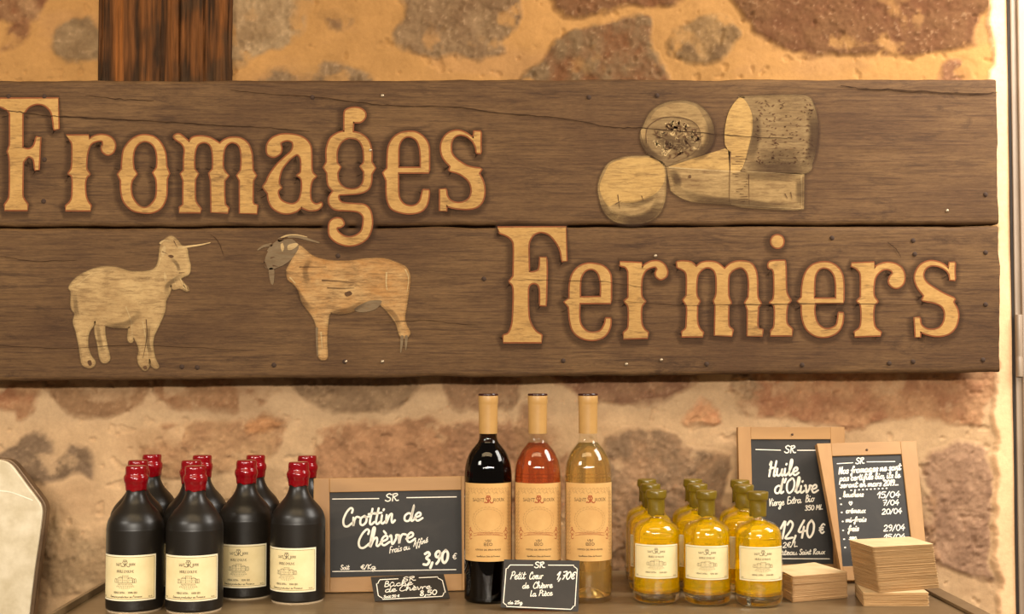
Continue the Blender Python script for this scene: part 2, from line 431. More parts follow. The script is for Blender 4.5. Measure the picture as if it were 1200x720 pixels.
nt.links.new(c, bs.inputs['Base Color']); bs.inputs['Roughness'].default_value = .72; bs.inputs['Specular IOR Level'].default_value = .2
bump(nt, bs, n2, .35, .002)
M_BOARD = m
def plank(tl, tr, br, bl, seed):
    nx, nz = 260, 28
    T = on_y([tl, tr], SY); B = on_y([bl, br], SY)
    u = np.linspace(0, 1, nx); v = np.concatenate([[0, .012, .03], np.linspace(.07, .93, nz-6), [.97, .988, 1]])
    U, V = np.meshgrid(u, v); U = U.ravel(); V = V.ravel()
    p = (T[0]+(T[1]-T[0])*U[:, None])*(1-V[:, None])+(B[0]+(B[1]-B[0])*U[:, None])*V[:, None]
    n = fbm(p[:, 0], p[:, 2]*0+seed, 300+seed, 14, 4)-.5
    p[:, 2] += n*.006*np.where(V < .5, (1-V*2)**4, (2*V-1)**4)
    p[:, 0] += (fbm(p[:, 0]*0+seed, p[:, 2], 320+seed, 30, 3)-.5)*.006*(U > .999)
    e = np.minimum(V, 1-V)*.26; r = .006
    p[:, 1] += np.where(e < r, (1-np.sqrt(np.maximum(0, 1-(1-np.minimum(e, r)/r)**2)))*.005, 0)
    p[:, 1] += np.where(U > .997, .0012, 0)
    K = len(v); mb = MB()
    f = [(j*nx+i, (j+1)*nx+i, (j+1)*nx+i+1, j*nx+i+1) for j in range(K-1) for i in range(nx-1)]
    per = list(range(nx))+[j*nx+nx-1 for j in range(1, K)]+[(K-1)*nx+i for i in range(nx-2, -1, -1)]+[j*nx for j in range(K-2, 0, -1)]
    pb = p[per].copy(); pb[:, 1] = SY+.036; k0 = len(p); N = len(per)
    f += [(per[i], per[(i+1) % N], k0+(i+1) % N, k0+i) for i in range(N)]+[tuple(range(k0, k0+N))]
    mb.add(np.vstack([p, pb])-SO, f)
    return mb.build('plank', M_BOARD, sign, smooth=True, angle=50, fix=True)
PK1 = plank((-70, 94.5), (1168, 93), (1170, 263), (-70, 265.5), 1)
PK2 = plank((-70, 268.0), (1171, 265.2), (1172, 436.5), (-70, 447.5), 2)

M_GOLD = paint('ochre_letter_paint', (178,140,84), (100,73,45), .52, .70, (158,120,68))
M_RED = paint('red_outline_paint', (134,76,44), (112,82,54), .54, .76)
M_HALO_COL = s2l((60,39,24))
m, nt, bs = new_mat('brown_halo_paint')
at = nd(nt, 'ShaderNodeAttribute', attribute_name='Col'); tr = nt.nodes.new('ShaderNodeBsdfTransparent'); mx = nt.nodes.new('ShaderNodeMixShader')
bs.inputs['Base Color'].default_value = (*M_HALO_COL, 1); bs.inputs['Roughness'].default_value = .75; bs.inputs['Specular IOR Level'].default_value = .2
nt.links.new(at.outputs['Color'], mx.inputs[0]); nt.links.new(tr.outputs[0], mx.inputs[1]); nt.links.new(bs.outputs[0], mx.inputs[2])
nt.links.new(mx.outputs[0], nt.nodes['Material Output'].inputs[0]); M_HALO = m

A_, B_, C_, D_, E5 = (0,108,5), (130,145,6), (280,145,6), (360,120,4), (430,145,6)
F_, G_, H_, I_ = (580,260,5), (720,290,6), (860,270,5), (970,290,6)
LETTERS = [
 (A_, ["-35,40! 340,38! 342,215! 318,218! 312,160 298,110 260,75 210,68 165,88 140,120! 130,130! 130,325! 150,335 175,335 200,315 215,265! 235,265! 225,455! 207,455! 200,400 180,378 160,378 133,410! 130,590 140,630 160,658! 160,690! 28,690! 30,660! 50,630 58,590 58,400 45,350! 60,310! 60,130! 50,110 20,90 -10,80 -35,80!"]),
 (A_, ["388,255! 518,255! 522,280! 535,270! 560,257 600,252 645,265 672,300 665,345 635,365 605,350 597,325 605,312! 600,285 565,285 530,305 512,350 505,400 505,450 525,482! 505,500 497,540 500,600 512,640 530,665! 530,692! 385,692! 388,668! 415,640 425,600 425,500 402,478! 420,450 425,400 425,310 415,285!"]),
 (B_, ["240,82 300,95 350,140 380,210 388,300! 408,352! 392,385! 390,440 385,520 350,590 290,622 215,622 150,605 95,550 75,480 72,400! 50,355! 78,320! 82,250 95,180 140,120 190,90",
       "240,120 290,140 320,190 328,260 325,310! 298,345! 320,385! 325,440 318,520 280,575 235,595 190,575 150,520 138,450 145,400! 180,352! 158,320! 152,260 160,190 190,140"]),
 (B_, ["445,95 460,78 485,78 520,105 550,132! 575,100 630,90 690,100 730,120 765,143! 800,115 850,100 910,105 960,140 985,200 992,260 995,330! 1020,365! 998,400! 995,470 995,555! 1005,570! 1028,575! 1025,630! 908,628! 908,400! 888,365! 915,330! 920,260 915,190 895,145 850,128 810,150 790,200 785,300 800,340! 825,365! 795,400! 795,500 800,570! 825,595! 820,625! 708,622! 705,400! 692,350! 718,320! 720,250 712,180 690,140 650,128 610,145 590,190 583,260 585,320! 612,352! 590,390! 588,480 595,550 630,600! 628,622! 480,622! 485,590! 510,570! 512,400! 492,352! 515,330! 515,250 520,180 500,140 470,118"]),
 (C_, ["240,232 205,215 197,180 205,140 240,100 300,78 370,78 440,95 485,130 505,180 508,300! 515,345 542,370! 515,395 500,450 500,520 515,555 545,570 580,558! 578,580 550,602 500,608 460,595 440,583! 400,615 340,630 280,618 235,585 212,540 205,490! 170,445! 195,410 215,365 260,300 320,240 365,200 382,165 378,130 345,115 310,122 290,140 298,175 290,205 270,222",
       "415,215 437,250 440,310! 435,345 410,365! 435,380 445,420 440,490 420,545 380,568 330,560 290,535 272,490 278,465! 298,448! 280,425 282,380 300,320 340,265 385,225"]),
 (D_, ["175,60! 180,40 205,28 240,28 268,45 270,70 250,90 225,92 215,90! 212,140! 250,150 285,180 300,230 300,280! 318,308! 300,335! 297,380 280,410 240,425 180,430 150,432 145,450 165,472 220,478 265,482 292,505 302,545 300,590 280,635 240,662 190,670 140,655 108,625 103,590 110,560 135,545 160,550 170,570 158,582 138,588 145,610 180,632 220,630 255,605 265,560 262,530 235,510 180,505 130,500 105,475 105,445 125,415! 100,385 95,330! 78,305! 93,280! 92,220 110,170 145,145 175,138!",
       "205,165 240,175 262,210 268,260 266,285! 250,300! 268,325! 265,370 245,400 210,410 170,400 145,370 140,330! 155,303! 138,285! 138,230 155,190 180,170"]),
 (E5, ["280,60 340,62 395,95 430,150 435,220 435,342! 218,342! 218,460 225,520 255,565 300,582 345,575 375,545 388,500 395,468! 435,470! 430,530 410,585 370,618 300,630 230,620 175,595 148,545 140,480 140,400! 115,345! 145,315! 147,230 155,160 185,105 230,72",
       "220,312! 380,312! 380,230 372,165 350,115 310,90 270,92 235,125 220,180"]),
 (E5, ["755,55! 800,57! 797,130 800,205! 772,205! 768,165 745,120! 700,85 650,75 610,95 590,140 592,200 615,240 660,275 720,305 805,318! 785,350! 815,410 825,480 810,545 770,585 710,598 640,595 585,585 558,570! 558,612! 515,612! 515,462! 555,462! 562,510 590,545 640,560 690,550 725,520 738,470 725,415 690,375 640,345 580,330! 590,300! 545,250 525,200 525,140 550,90 590,60 640,50 690,65 735,95 750,105!"]),
 (F_, ["15,35! 415,33! 418,230! 395,230! 385,170 360,120 320,75 270,58 225,75 200,115 195,150! 198,295! 220,298 255,285 265,250! 265,210! 300,212! 302,300 297,490! 265,488! 265,400 250,365 220,358 198,375 192,400! 195,540 210,600 240,645 272,665! 272,705! 50,705! 50,668! 80,655 100,610 108,540 110,390 85,352! 110,320! 112,150 100,105 70,80 30,65!"]),
 (F_, ["570,247 630,260 670,300 678,350 678,475! 495,475! 493,560 505,610 540,645 580,652 620,640 645,600 650,568! 677,568! 672,620 645,665 600,688 545,690 490,670 455,630 440,570 435,500! 408,470! 438,450! 440,370 455,310 490,268 530,250",
       "497,445! 622,442! 622,360 605,300 570,275 530,285 505,320 497,370"]),
 (G_, ["40,105! 190,112! 195,150! 215,125 260,102 310,100 350,125 370,170 360,205 325,222 298,205 292,180 305,155! 290,135 260,138 225,155 200,190 188,240 188,340 215,382! 190,415 185,470 190,540 210,580 235,598! 232,635! 65,640! 68,600! 95,575 102,530 100,420 70,380! 100,355! 100,200 95,160 75,135 42,128!"]),
 (G_, ["440,105! 480,100 540,108 575,140! 610,112 660,103 720,112 775,155! 820,115 880,100 950,110 985,150 1000,210 1003,330 1010,365 1030,395! 1008,420! 1005,560 1040,580! 1038,620! 938,622! 940,440! 920,390! 945,350! 948,250 935,180 900,142 860,145 820,170 800,210 798,320 805,360 820,390! 800,410! 798,520 805,560 830,580! 825,620! 708,618! 712,410! 700,375! 718,330 720,230 708,170 670,140 630,145 595,175 578,220 575,330 600,378! 580,410! 580,520 595,570 622,600! 620,625! 475,625! 478,595! 505,570 510,520 512,420 485,372! 510,340! 512,230 505,180 480,155 445,140!"]),
 (H_, ["205,195 225,183 298,180! 302,230 305,350 315,385 332,412! 312,440 305,500 310,550 340,580! 340,615! 215,615! 220,590! 238,560 240,450 212,425! 235,395 238,300 236,245! 225,225 205,218",
       "255,30 280,40 290,65 280,92 255,102 230,90 220,65 230,40"]),
 (H_, ["510,190 570,195 620,235 640,300 640,425! 475,425! 470,480 485,540 520,575 560,580 600,560 612,520 615,485! 640,487! 632,550 605,595 555,620 500,622 450,600 415,555 400,490 400,440! 375,415! 398,395! 403,320 420,255 455,210",
       "468,402! 600,402! 600,320 590,265 565,230 530,217 495,230 472,280"]),
 (I_, ["168,115! 325,108! 328,155! 350,130 400,112 460,115 515,145 538,200 528,255 490,283 455,275 432,245 440,210 460,185! 450,162 410,150 370,165 335,205 322,260 322,340 350,382! 325,410 318,480 325,550 345,580 372,598! 370,618! 190,625! 192,595! 225,570 238,520 235,410 208,380! 235,350! 235,230 230,180 200,145 170,132!"]),
 (I_, ["858,108! 893,108! 890,160 893,228! 862,228! 858,190! 830,155 780,130 730,125 690,145 670,185 675,220 700,255 750,290 820,330 893,362! 880,385! 910,440 915,500 890,570 840,610 770,622 700,610 650,590! 648,630! 620,632! 612,495! 645,495! 655,545 690,575 740,582 790,565 820,520 825,460 805,415 760,390 700,378 665,372! 680,340! 640,290 615,230 620,180 650,130 700,102 750,100 810,120 850,155!"]),
]
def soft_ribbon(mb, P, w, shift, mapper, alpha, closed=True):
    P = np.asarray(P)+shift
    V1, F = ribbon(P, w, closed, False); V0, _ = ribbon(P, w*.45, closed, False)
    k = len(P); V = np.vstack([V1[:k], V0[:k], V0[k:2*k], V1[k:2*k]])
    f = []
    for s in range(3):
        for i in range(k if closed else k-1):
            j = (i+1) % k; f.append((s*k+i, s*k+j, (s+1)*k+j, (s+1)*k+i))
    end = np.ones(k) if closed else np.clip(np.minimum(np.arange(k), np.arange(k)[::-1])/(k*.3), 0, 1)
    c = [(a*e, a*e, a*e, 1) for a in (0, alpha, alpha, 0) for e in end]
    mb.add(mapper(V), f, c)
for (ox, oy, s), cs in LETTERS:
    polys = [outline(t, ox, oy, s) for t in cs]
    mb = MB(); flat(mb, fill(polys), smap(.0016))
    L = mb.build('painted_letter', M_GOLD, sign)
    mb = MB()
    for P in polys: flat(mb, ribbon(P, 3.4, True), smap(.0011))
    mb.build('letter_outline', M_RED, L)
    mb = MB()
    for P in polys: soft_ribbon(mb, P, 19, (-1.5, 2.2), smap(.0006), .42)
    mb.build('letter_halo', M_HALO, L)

# painted animals and cheeses
def soft_version(m):
    if m.name+'_edge' in bpy.data.materials: return bpy.data.materials[m.name+'_edge']
    q = m.copy(); q.name = m.name+'_edge'; nt = q.node_tree; bs = nt.nodes['Principled BSDF']
    at = nd(nt, 'ShaderNodeAttribute', attribute_name='Col'); tr = nt.nodes.new('ShaderNodeBsdfTransparent'); mx = nt.nodes.new('ShaderNodeMixShader')
    nt.links.new(at.outputs['Color'], mx.inputs[0]); nt.links.new(tr.outputs[0], mx.inputs[1]); nt.links.new(bs.outputs[0], mx.inputs[2]); nt.links.new(mx.outputs[0], nt.nodes['Material Output'].inputs[0])
    return q
def one_shape(mb, t, org, off):
    if t.startswith('~'):                                            # open tapered stroke: ~width:points
        wd, pts = t[1:].split(':'); P = np.array([[float(q) for q in a.split(',')] for a in pts.split()])/org[2]+np.array(org[:2])
        P = catmull(P, False, 5); flat(mb, ribbon(P, float(wd)*np.linspace(1, .35, len(P)), False), smap(off))
    else: flat(mb, fill([outline(t, *org)]), smap(off))
def painted(name, shapes, glaze=(), halo=None):
    mb = MB(); one_shape(mb, shapes[0][0], shapes[0][1], .0010); root = mb.build(name, shapes[0][2], sign)
    mb = MB(); E = outline(shapes[0][0], *shapes[0][1]); soft_ribbon(mb, E, 6.0, (0, 0), smap(.0009), .85); mb.build('brushed_edge', soft_version(shapes[0][2]), root)
    for k, (txt, org, matl) in enumerate(shapes[1:], 1):
        off = .0010+k*.00025; T = txt if isinstance(txt, list) else [txt]
        if len(T) > 40:
            mb = MB()
            for t in T: one_shape(mb, t, org, off)
            tag(mb.build('painted_specks', matl, root), kind='stuff')
        else:
            for t in T:
                mb = MB(); one_shape(mb, t, org, off); mb.build('brush_mark' if t.startswith('~') else 'painted_patch', matl, root)
    org = shapes[0][1]
    for wd, al, pts in glaze:                                       # thin brown glaze brushed over the paint
        P = catmull(np.array([[float(q) for q in a.split(',')] for a in pts.split()])/org[2]+np.array(org[:2]), False, 6)
        mb = MB(); soft_ribbon(mb, P, wd, (0, 0), smap(.0010+len(shapes)*.00025), al, False); mb.build('glaze_stroke', M_HALO, root)
    if halo:
        mb = MB(); soft_ribbon(mb, outline(shapes[0][0], *org), halo, (0, 1), smap(.0006), .28); mb.build('painted_halo', M_HALO, root)
    return root
WOODC = (96,70,44)
M_GW = paint('pale_goat_paint', (184,154,106), WOODC, .49, .71, (148,118,78))
M_GL = paint('pale_highlight_paint', (190,160,112), WOODC, .52, .74)
M_GT = paint('tan_goat_paint', (158,112,62), WOODC, .49, .70, (180,146,98))
M_GD = paint('grey_brown_paint', (124,104,78), (100,78,54), .48, .70)
M_GK = paint('dark_brown_paint', (92,65,41), (104,78,52), .55, .75)
g1, g2 = (60,260,4), (290,260,4)
painted('painted_goat', [
 ("540,85 565,75 590,95 605,115 630,130 635,165 645,205 640,240 610,255 600,270 615,290 640,320 605,305 575,310 560,295 550,330 540,350 530,370! 525,420 500,480 475,535 470,580 480,640 498,680 475,672 460,640 455,670 440,690 420,670 412,640 418,600 405,560 385,540 375,560 365,545 372,490! 340,490 290,488 250,482 245,520 255,580 268,640 250,655 235,640 225,580 212,520 208,465 195,480 170,520 165,580 180,630 200,660 185,678 155,670 145,640 135,570 122,510 110,470 118,430 100,400 100,330 90,310 105,285 140,255 200,228 250,218 310,222 370,240 440,240 480,230 500,210 510,180 515,140 520,110", g1, M_GW),
 (["~3:600,122 650,115 700,108 745,98", "~2.5:512,100 530,88 560,92", "520,165 515,135 530,112 538,130 530,160", "530,235 528,270 538,280 542,260", "~1.6:350,400 375,470 380,540", "~1.6:430,470 445,560 450,640", "625,290 640,322 618,308", "~1.4:120,300 200,240 300,230", "~1.6:575,262 582,290 590,304", "~1.6:604,264 616,290 630,312", "~1.4:512,170 505,200 490,225"], g1, M_GL),
 (["548,160 562,155 575,163 562,170", "~1:575,90 590,120", "~1:600,240 625,238", "170,655 185,650 190,670 178,675", "430,680 445,675 448,690 436,692", "~1.2:445,460 448,540 430,640", "~1:520,140 545,150"], g1, M_GK)],
 [(9, .35, "250,478 300,488 370,470 420,420"), (7, .30, "110,330 115,400 125,450"), (6, .35, "460,480 452,560 470,640"), (6, .3, "215,470 225,540 245,630"), (7, .4, "540,345 545,300 575,275 615,252"), (5, .4, "560,170 590,200 600,235")], 8)
painted('painted_goat', [
 ("190,225! 210,190 225,150 240,120 265,135 300,165 340,180 400,190 480,190 560,180 640,180 700,200 740,220 755,260 750,320 738,400 730,450 740,490 755,520 740,540 720,530 705,480 680,440 640,395 600,365 560,370 500,410 440,425 390,418! 375,440 368,500 365,560 368,630 355,640 340,630 338,560 330,490 310,440 280,400 260,370 245,320 220,285 195,265", g2, M_GT),
 (["85,150 110,110 150,80 190,75 215,85 240,115 225,150 195,185 165,205 140,215 110,225 85,215 78,190", "~5:150,85 190,68 240,70 290,85 335,98", "~4:110,108 75,115 48,132", "100,222 125,225 122,290 108,285", "500,410 560,375 610,368 630,375 600,410 540,425", "~4:725,540 722,580 718,612", "~4:745,540 742,600", "~3:325,500 325,560 328,630"], g2, M_GD),
 (["~2:160,75 190,63 235,62 280,72", "190,110 225,100 238,108 215,128 190,132", "~2:652,240 650,290 655,320", "~2:200,262 225,290", "~1.6:740,225 755,265 748,330", "155,110 165,100 172,125 162,140", "~2:345,520 350,600"], g2, M_GL),
 (["~1.2:245,212 300,212 370,212", "~1.5:350,275 420,278 500,285", "~1.2:375,310 440,312 500,310", "~1.2:330,160 345,170", "455,335 480,325 490,340 465,350", "~1.5:110,170 125,165", "~1.5:120,205 140,210", "~1.5:80,190 90,212", "~1.6:92,140 80,170 80,200 95,220", "~1.3:105,112 145,82 190,72", "~1.2:150,85 200,78 260,92 320,104"], g2, M_GK)],
 [(9, .40, "390,418 440,422 500,405 560,370"), (8, .35, "215,300 260,370 300,420"), (7, .3, "640,395 690,440 715,500"), (8, .3, "300,170 270,230 290,300"), (7, .35, "335,500 340,620")], 8)
M_CH1 = paint('yellow_cheese_paint', (178,144,88), WOODC, .50, .74, (160,126,74))
M_CH2 = paint('pale_rind_paint', (160,132,88), WOODC, .48, .70, (134,108,70))
M_CH3 = paint('grey_rind_paint', (138,114,78), (92,70,46), .47, .68, (114,90,58))
ch = (660,90,3.75)
spk = []
rs = random.Random(4)
for i in range(150):
    x = rs.uniform(845, 1095); y = rs.uniform(100, 385); a = rs.uniform(-.9, .9); l = rs.uniform(4, 10)
    spk.append(f"~{rs.uniform(1.0,2.1):.2f}:{x:.0f},{y:.0f} {x+l*math.cos(a):.0f},{y+l*math.sin(a):.0f}")
mott = [f"~{rs.uniform(1,2.6):.2f}:{x:.0f},{y:.0f} {x+rs.uniform(-16,16):.0f},{y+rs.uniform(-14,14):.0f} {x+rs.uniform(-24,24):.0f},{y+rs.uniform(-20,20):.0f}" for x, y in [(495+rs.uniform(0, 1)**.5*105*math.cos(q), 272+rs.uniform(0, 1)**.5*78*math.sin(q)) for q in [rs.uniform(0, 6.283) for _ in range(110)]]]
painted('painted_cheese', [
 ("360,215 385,165 430,130 500,112 570,120 620,155 650,210 655,270 630,320 590,345 470,385 440,375 400,355 360,310 345,260", ch, M_CH3),
 (["385,185 420,140 500,115 580,130 612,170 635,220 640,280 615,325 606,270 595,220 560,190 500,175 430,178", "340,240 362,232 372,300 358,305"], ch, M_CH2),
 (mott[:60], ch, M_GL), (mott[60:], ch, M_GK),
 (["~1.0:365,290 370,225 430,182 500,178 565,195 600,235 598,300 560,345 480,380"], ch, M_GK)],
 [(16, .55, '640,180 650,260 620,325 560,355'), (18, .4, '400,240 500,300 600,260'), (10, .5, '350,260 370,320 440,375')], 12)
painted('painted_cheese', [
 ("770,95! 900,90 1060,90 1095,130 1110,200 1108,290 1090,370 1050,420 780,415! 800,380 830,250 832,170 800,105", ch, M_CH3),
 ("770,95 800,105 828,160 832,230 815,310 795,380 775,415 735,415 725,330 710,290 712,220 730,150", ch, M_CH1),
 (spk, ch, M_GK)],
 [(16, .6, '1090,140 1104,220 1098,320 1060,410'), (20, .5, '800,400 900,395 1000,400 1080,390'), (14, .4, '845,160 848,260 815,370'), (20, .3, '860,350 960,345 1060,340')], 12)
painted('painted_cheese', [
 ("460,397! 740,412 1052,430! 1050,580! 820,570 730,555 560,540 480,500!", ch, M_CH2),
 ("460,397! 600,350 712,315! 735,330! 735,412! 600,405", ch, M_CH1),
 (["~1.5:465,398 600,408 740,416 870,420 1050,432", "~1.2:1046,440 1048,575", "~1.2:740,560 900,574 1045,580"], ch, M_GL),
 (["~1.4:735,330 732,420 730,550", "550,435 560,432 562,444 552,446", "~1.3:975,515 985,535", "~1.3:1000,510 1005,535", "~1:815,430 818,565", *[f"~.9:{735+rs.uniform(0,80):.0f},{y} {760+rs.uniform(0,60):.0f},{y+2}" for y in range(350, 555, 11)]], ch, M_GK)],
 [(12, .5, '480,490 600,535 740,550 900,566 1040,572'), (12, .5, '470,410 500,450 500,490'), (10, .35, '740,430 900,440 1040,445'), (12, .4, '1040,440 1042,500 1040,570')], 14)
painted('painted_cheese', [
 ("160,480 175,430 205,385 260,362 330,355 400,360 440,395 445,450 440,540 415,600 370,630 300,640 230,630 185,590 165,530", ch, M_CH2),
 ("160,480 180,430 205,385 260,362 330,355 400,360 440,395 446,450 420,500 370,535 300,555 240,552 200,570 172,530", ch, M_CH1),
 (["~1.2:240,520 248,580", "~1.2:345,525 352,545", "~1:230,560 255,545"], ch, M_GK)],
 [(16, .6, "200,600 300,632 390,605 435,540"), (12, .4, "170,540 190,590 240,625"), (9, .3, "240,560 340,555 420,510")], 12)

# long cracks, and nails with their rust stains
M_CRACK = noisy('crack', (46,31,20), (64,45,29), 60, rough=.9, spec=.1)
CRACKS = [(PK1, "0,129 20,131 50,135 75,137 120,139 180,142 240,146 300,149 362,154", 1.7), (PK1, "270,106 330,111 370,114 430,121 470,124 540,126 580,132 660,139 715,149 755,150 800,154 850,158 900,162 930,161", 1.5),
          (PK1, "985,100 1010,104 1060,106 1110,109 1150,110 1169,108", 2.4), (PK1, "100,112 140,116 180,118", 1.0), 
          (PK2, "600,328 700,330 760,338", .8), (PK2, "720,352 800,358 880,357 960,356 1060,357 1090,356", 1.0), (PK2, "247,275 256,284 262,300", .9), (PK2, "0,300 40,306 90,305", .8),
          (PK2, "440,378 500,376 560,382", .8), (PK2, "1040,284 1050,292 1056,302", 1.2), (PK2, "-40,402 60,408 170,405 290,411", .7)]
for pk_, t, wd in CRACKS:
    P = catmull(np.array([[float(q) for q in a.split(',')] for a in t.split()]), False, 8)
    P[:, 1] += rng.normal(0, .35, len(P)); k = len(P)
    wv = .72*wd*(.35+.65*np.sin(np.linspace(.12, math.pi-.12, k)))*(1+.35*rng.standard_normal(k).clip(-1, 1))
    mb = MB(); flat(mb, ribbon(P, wv, False, False), smap(.0022)); mb.build('crack', M_CRACK, pk_)
M_NAIL = noisy('nail_steel', (196,176,146), (120,100,78), 300, rough=.35, metal=.6); M_RUST = noisy('nail_stain', (52,34,22), (64,44,28), 80, rough=.9)
NAILS = [(448,112,1), (434,176,1), (768,300,1), (734,427,1), (775,422,1), (405,424,1), (448,424,1), (660,423,0), (828,427,0), (321,428,0), (52,187,0), (51,236,0), (10,113,0), (52,113,0), (366,114,0), (567,327,0), (975,279,0), (1072,298,0), (1070,282,0), (1155,296,0), (1155,357,0), (940,428,0), (1042,426,0), (1070,424,0), (1152,422,0), (231,431,0), (213,430,0), (690,114,0), (770,112,0), (396,300,0), (404,424,0), (1155,228,0), (1110,247,1)]
for x, y, bright in NAILS:
    c = on_y([(x, y)], SY-.0006)[0]-SO; mb = MB()
    r = .0026 if bright else .0034
    mb.lathe([(r*1.25, 0), (r, .0012), (r*.55, .0020), (0, .0023)], 14)
    o = mb.build('nail', M_NAIL if bright else M_RUST, PK1 if y < 265 else PK2, smooth=True); o.location = c; o.rotation_euler = (math.pi/2, 0, 0)

# ================================================================== COUNTER
m, nt, bs = new_mat('zinc_counter')
n1 = noise_of(nt, 5, detail=5); n2 = noise_of(nt, 60, (.2, 1, 1), 5)
c = mixc(nt, ramp(nt, n1, .3, .7), s2l((116,94,66)), s2l((136,114,84))); c = mixc(nt, ramp(nt, n2, .5, .8), c, s2l((104,82,56)))
nt.links.new(c, bs.inputs['Base Color']); bs.inputs['Roughness'].default_value = .34; bs.inputs['Metallic'].default_value = .15
bump(nt, bs, n2, .04)
M_ZINC = m
XL, XR = -.626, .724
cnt = empty('counter', (0, -.3, FLOOR), 'brown-grey metal counter top with raised side lips under the bottles', 'counter'); CO = np.array(cnt.location)
mb = MB(); mb.box((XL-.006, -.62, -.035), (XR+.026, -.012, 0)); mb.build('counter_top', M_ZINC, cnt, CO, bevel=.002)
mb = MB(); mb.box((XL-.007, -.62, 0), (XL, -.014, .011)); mb.build('side_lip', M_ZINC, cnt, CO, bevel=.001)
mb = MB(); mb.box((XR, -.62, 0), (XR+.026, -.014, .006)); mb.build('side_lip', M_ZINC, cnt, CO, bevel=.0015)
mb = MB(); mb.box((XL+.01, -.58, FLOOR), (XR-.01, -.03, -.035)); mb.build('counter_body', noisy('counter_body_wood', (110,84,58), (92,68,46), 8, (1, 1, .2), rough=.6), cnt, CO)

# ================================================================== LETTERING STROKES
HAND = {}
def gl(ch, w, t): HAND[ch] = (w, [[tuple(map(float, p.split(','))) for p in s.split()] for s in t.split(';')])
gl('a', 1.25, "1,.8 .6,1 .2,.75 .15,.25 .45,0 .8,.3 1,.95 .95,.3 1.1,0 1.35,.2"); gl('b', 1.05, ".1,.2 .55,1.4 .5,2 .3,1.9 .25,.4 .5,0 .85,.25 .8,.8 .45,.85")
gl('c', .9, ".8,.8 .55,1 .2,.7 .2,.25 .5,0 .95,.25"); gl('d', 1.25, ".95,.8 .6,1 .2,.7 .2,.2 .5,0 .85,.3 1.12,2 .98,.3 1.1,0 1.35,.2")
gl('e', .95, ".1,.4 .7,.6 .75,.9 .5,1.02 .2,.7 .25,.2 .55,0 1.05,.3"); gl('f', .95, ".2,-.3 .35,-.9 .5,-.6 .55,.8 .75,1.8 1,1.9 1,1.6;.2,.8 .9,.9")
gl('g', 1.15, "1,.8 .6,1 .2,.7 .25,.2 .6,.1 .95,.6 1,.9 .95,-.6 .6,-1 .25,-.8 .6,-.3 1.2,.2"); gl('h', 1.2, ".15,.1 .45,1.2 .5,2 .3,1.9 .2,0 .5,.75 .8,.95 .9,.6 .88,.15 1.05,0 1.25,.2")
gl('i', .6, ".15,.9 .15,.2 .35,0 .65,.25;.25,1.45 .3,1.55"); gl('k', .95, ".15,0 .35,2;.8,1 .25,.5 .9,0"); gl('l', .7, ".1,.2 .5,1.3 .5,2 .3,1.9 .25,.4 .4,0 .75,.25")
gl('m', 1.45, ".1,.9 .15,0 .35,.75 .6,.98 .65,0 .85,.75 1.1,.98 1.15,.3 1.3,0 1.5,.2"); gl('n', 1.1, ".1,.9 .15,0 .4,.75 .7,.98 .75,.3 .9,0 1.15,.25")
gl('o', 1.05, ".6,1 .2,.75 .2,.2 .5,0 .85,.3 .85,.75 .6,1 .75,.85 1.1,.9"); gl('p', .95, ".15,.9 .1,-1;.12,.5 .4,.95 .8,.8 .75,.25 .4,.05 .15,.2")
gl('r', .8, ".1,.9 .2,0 .25,.6 .45,.95 .8,.88"); gl('s', .75, ".7,.85 .45,1 .25,.75 .6,.4 .55,.05 .1,.1"); gl('t', .72, ".38,1.7 .25,.3 .45,0 .78,.25;0,1.15 .78,1.2")
gl('u', 1.15, ".1,.95 .1,.25 .4,0 .75,.35 .85,.95 .82,.25 1,0 1.2,.2"); gl('v', .95, ".05,.9 .2,.95 .42,0 .75,.6 .72,.95 1,.9"); gl('x', .9, ".1,.95 .8,0;.8,.95 .1,0"); gl('z', .85, ".1,.9 .7,.9 .1,.05 .8,.05")
for ch_, b_, acc in (('è', 'e', [(.3, 1.55), (.55, 1.25)]), ('é', 'e', [(.4, 1.25), (.7, 1.55)]), ('ô', 'o', [(.3, 1.25), (.5, 1.5), (.75, 1.25)]), ('û', 'u', [(.25, 1.2), (.45, 1.5), (.7, 1.2)]), ('â', 'a', [(.35, 1.2), (.55, 1.5), (.8, 1.2)])):
    HAND[ch_] = (HAND[b_][0], HAND[b_][1]+[acc])
gl('C', 1.15, "1,1.45 1.05,1.8 .8,1.98 .4,1.6 .1,.8 .25,.15 .7,0 1.25,.4"); gl('H', 1.3, ".15,1.5 .35,1.9 .25,0;1.1,1.95 .95,.1 1.2,.1;.2,.8 .6,1.1 1.05,1"); gl('O', 1.3, ".7,1.95 .2,1.4 .2,.5 .6,0 1.1,.5 1.15,1.4 .8,1.95 .5,1.7")
gl('V', 1, "-.15,1.9 .05,.95 .22,0;.22,0 .5,1 .8,1.95"); gl('E', .95, ".9,1.85 .3,1.8 .25,0 .9,.1;.25,.95 .7,1"); gl('B', 1.05, ".2,0 .3,1.9 .7,1.85 .75,1.3 .3,1.05 .85,.9 .85,.2 .2,0")
gl('F', .95, ".9,1.85 .3,1.8 .2,0;.25,.95 .7,1"); gl('A', 1, ".05,0 .5,1.9 .9,0;.2,.7 .8,.75"); gl('P', 1, ".05,.1 .3,1.9 .1,1.6 .6,2 1,1.6 .8,1.1 .3,.95"); gl('L', .95, ".3,1.9 .2,.1 .55,.2 .9,.1")
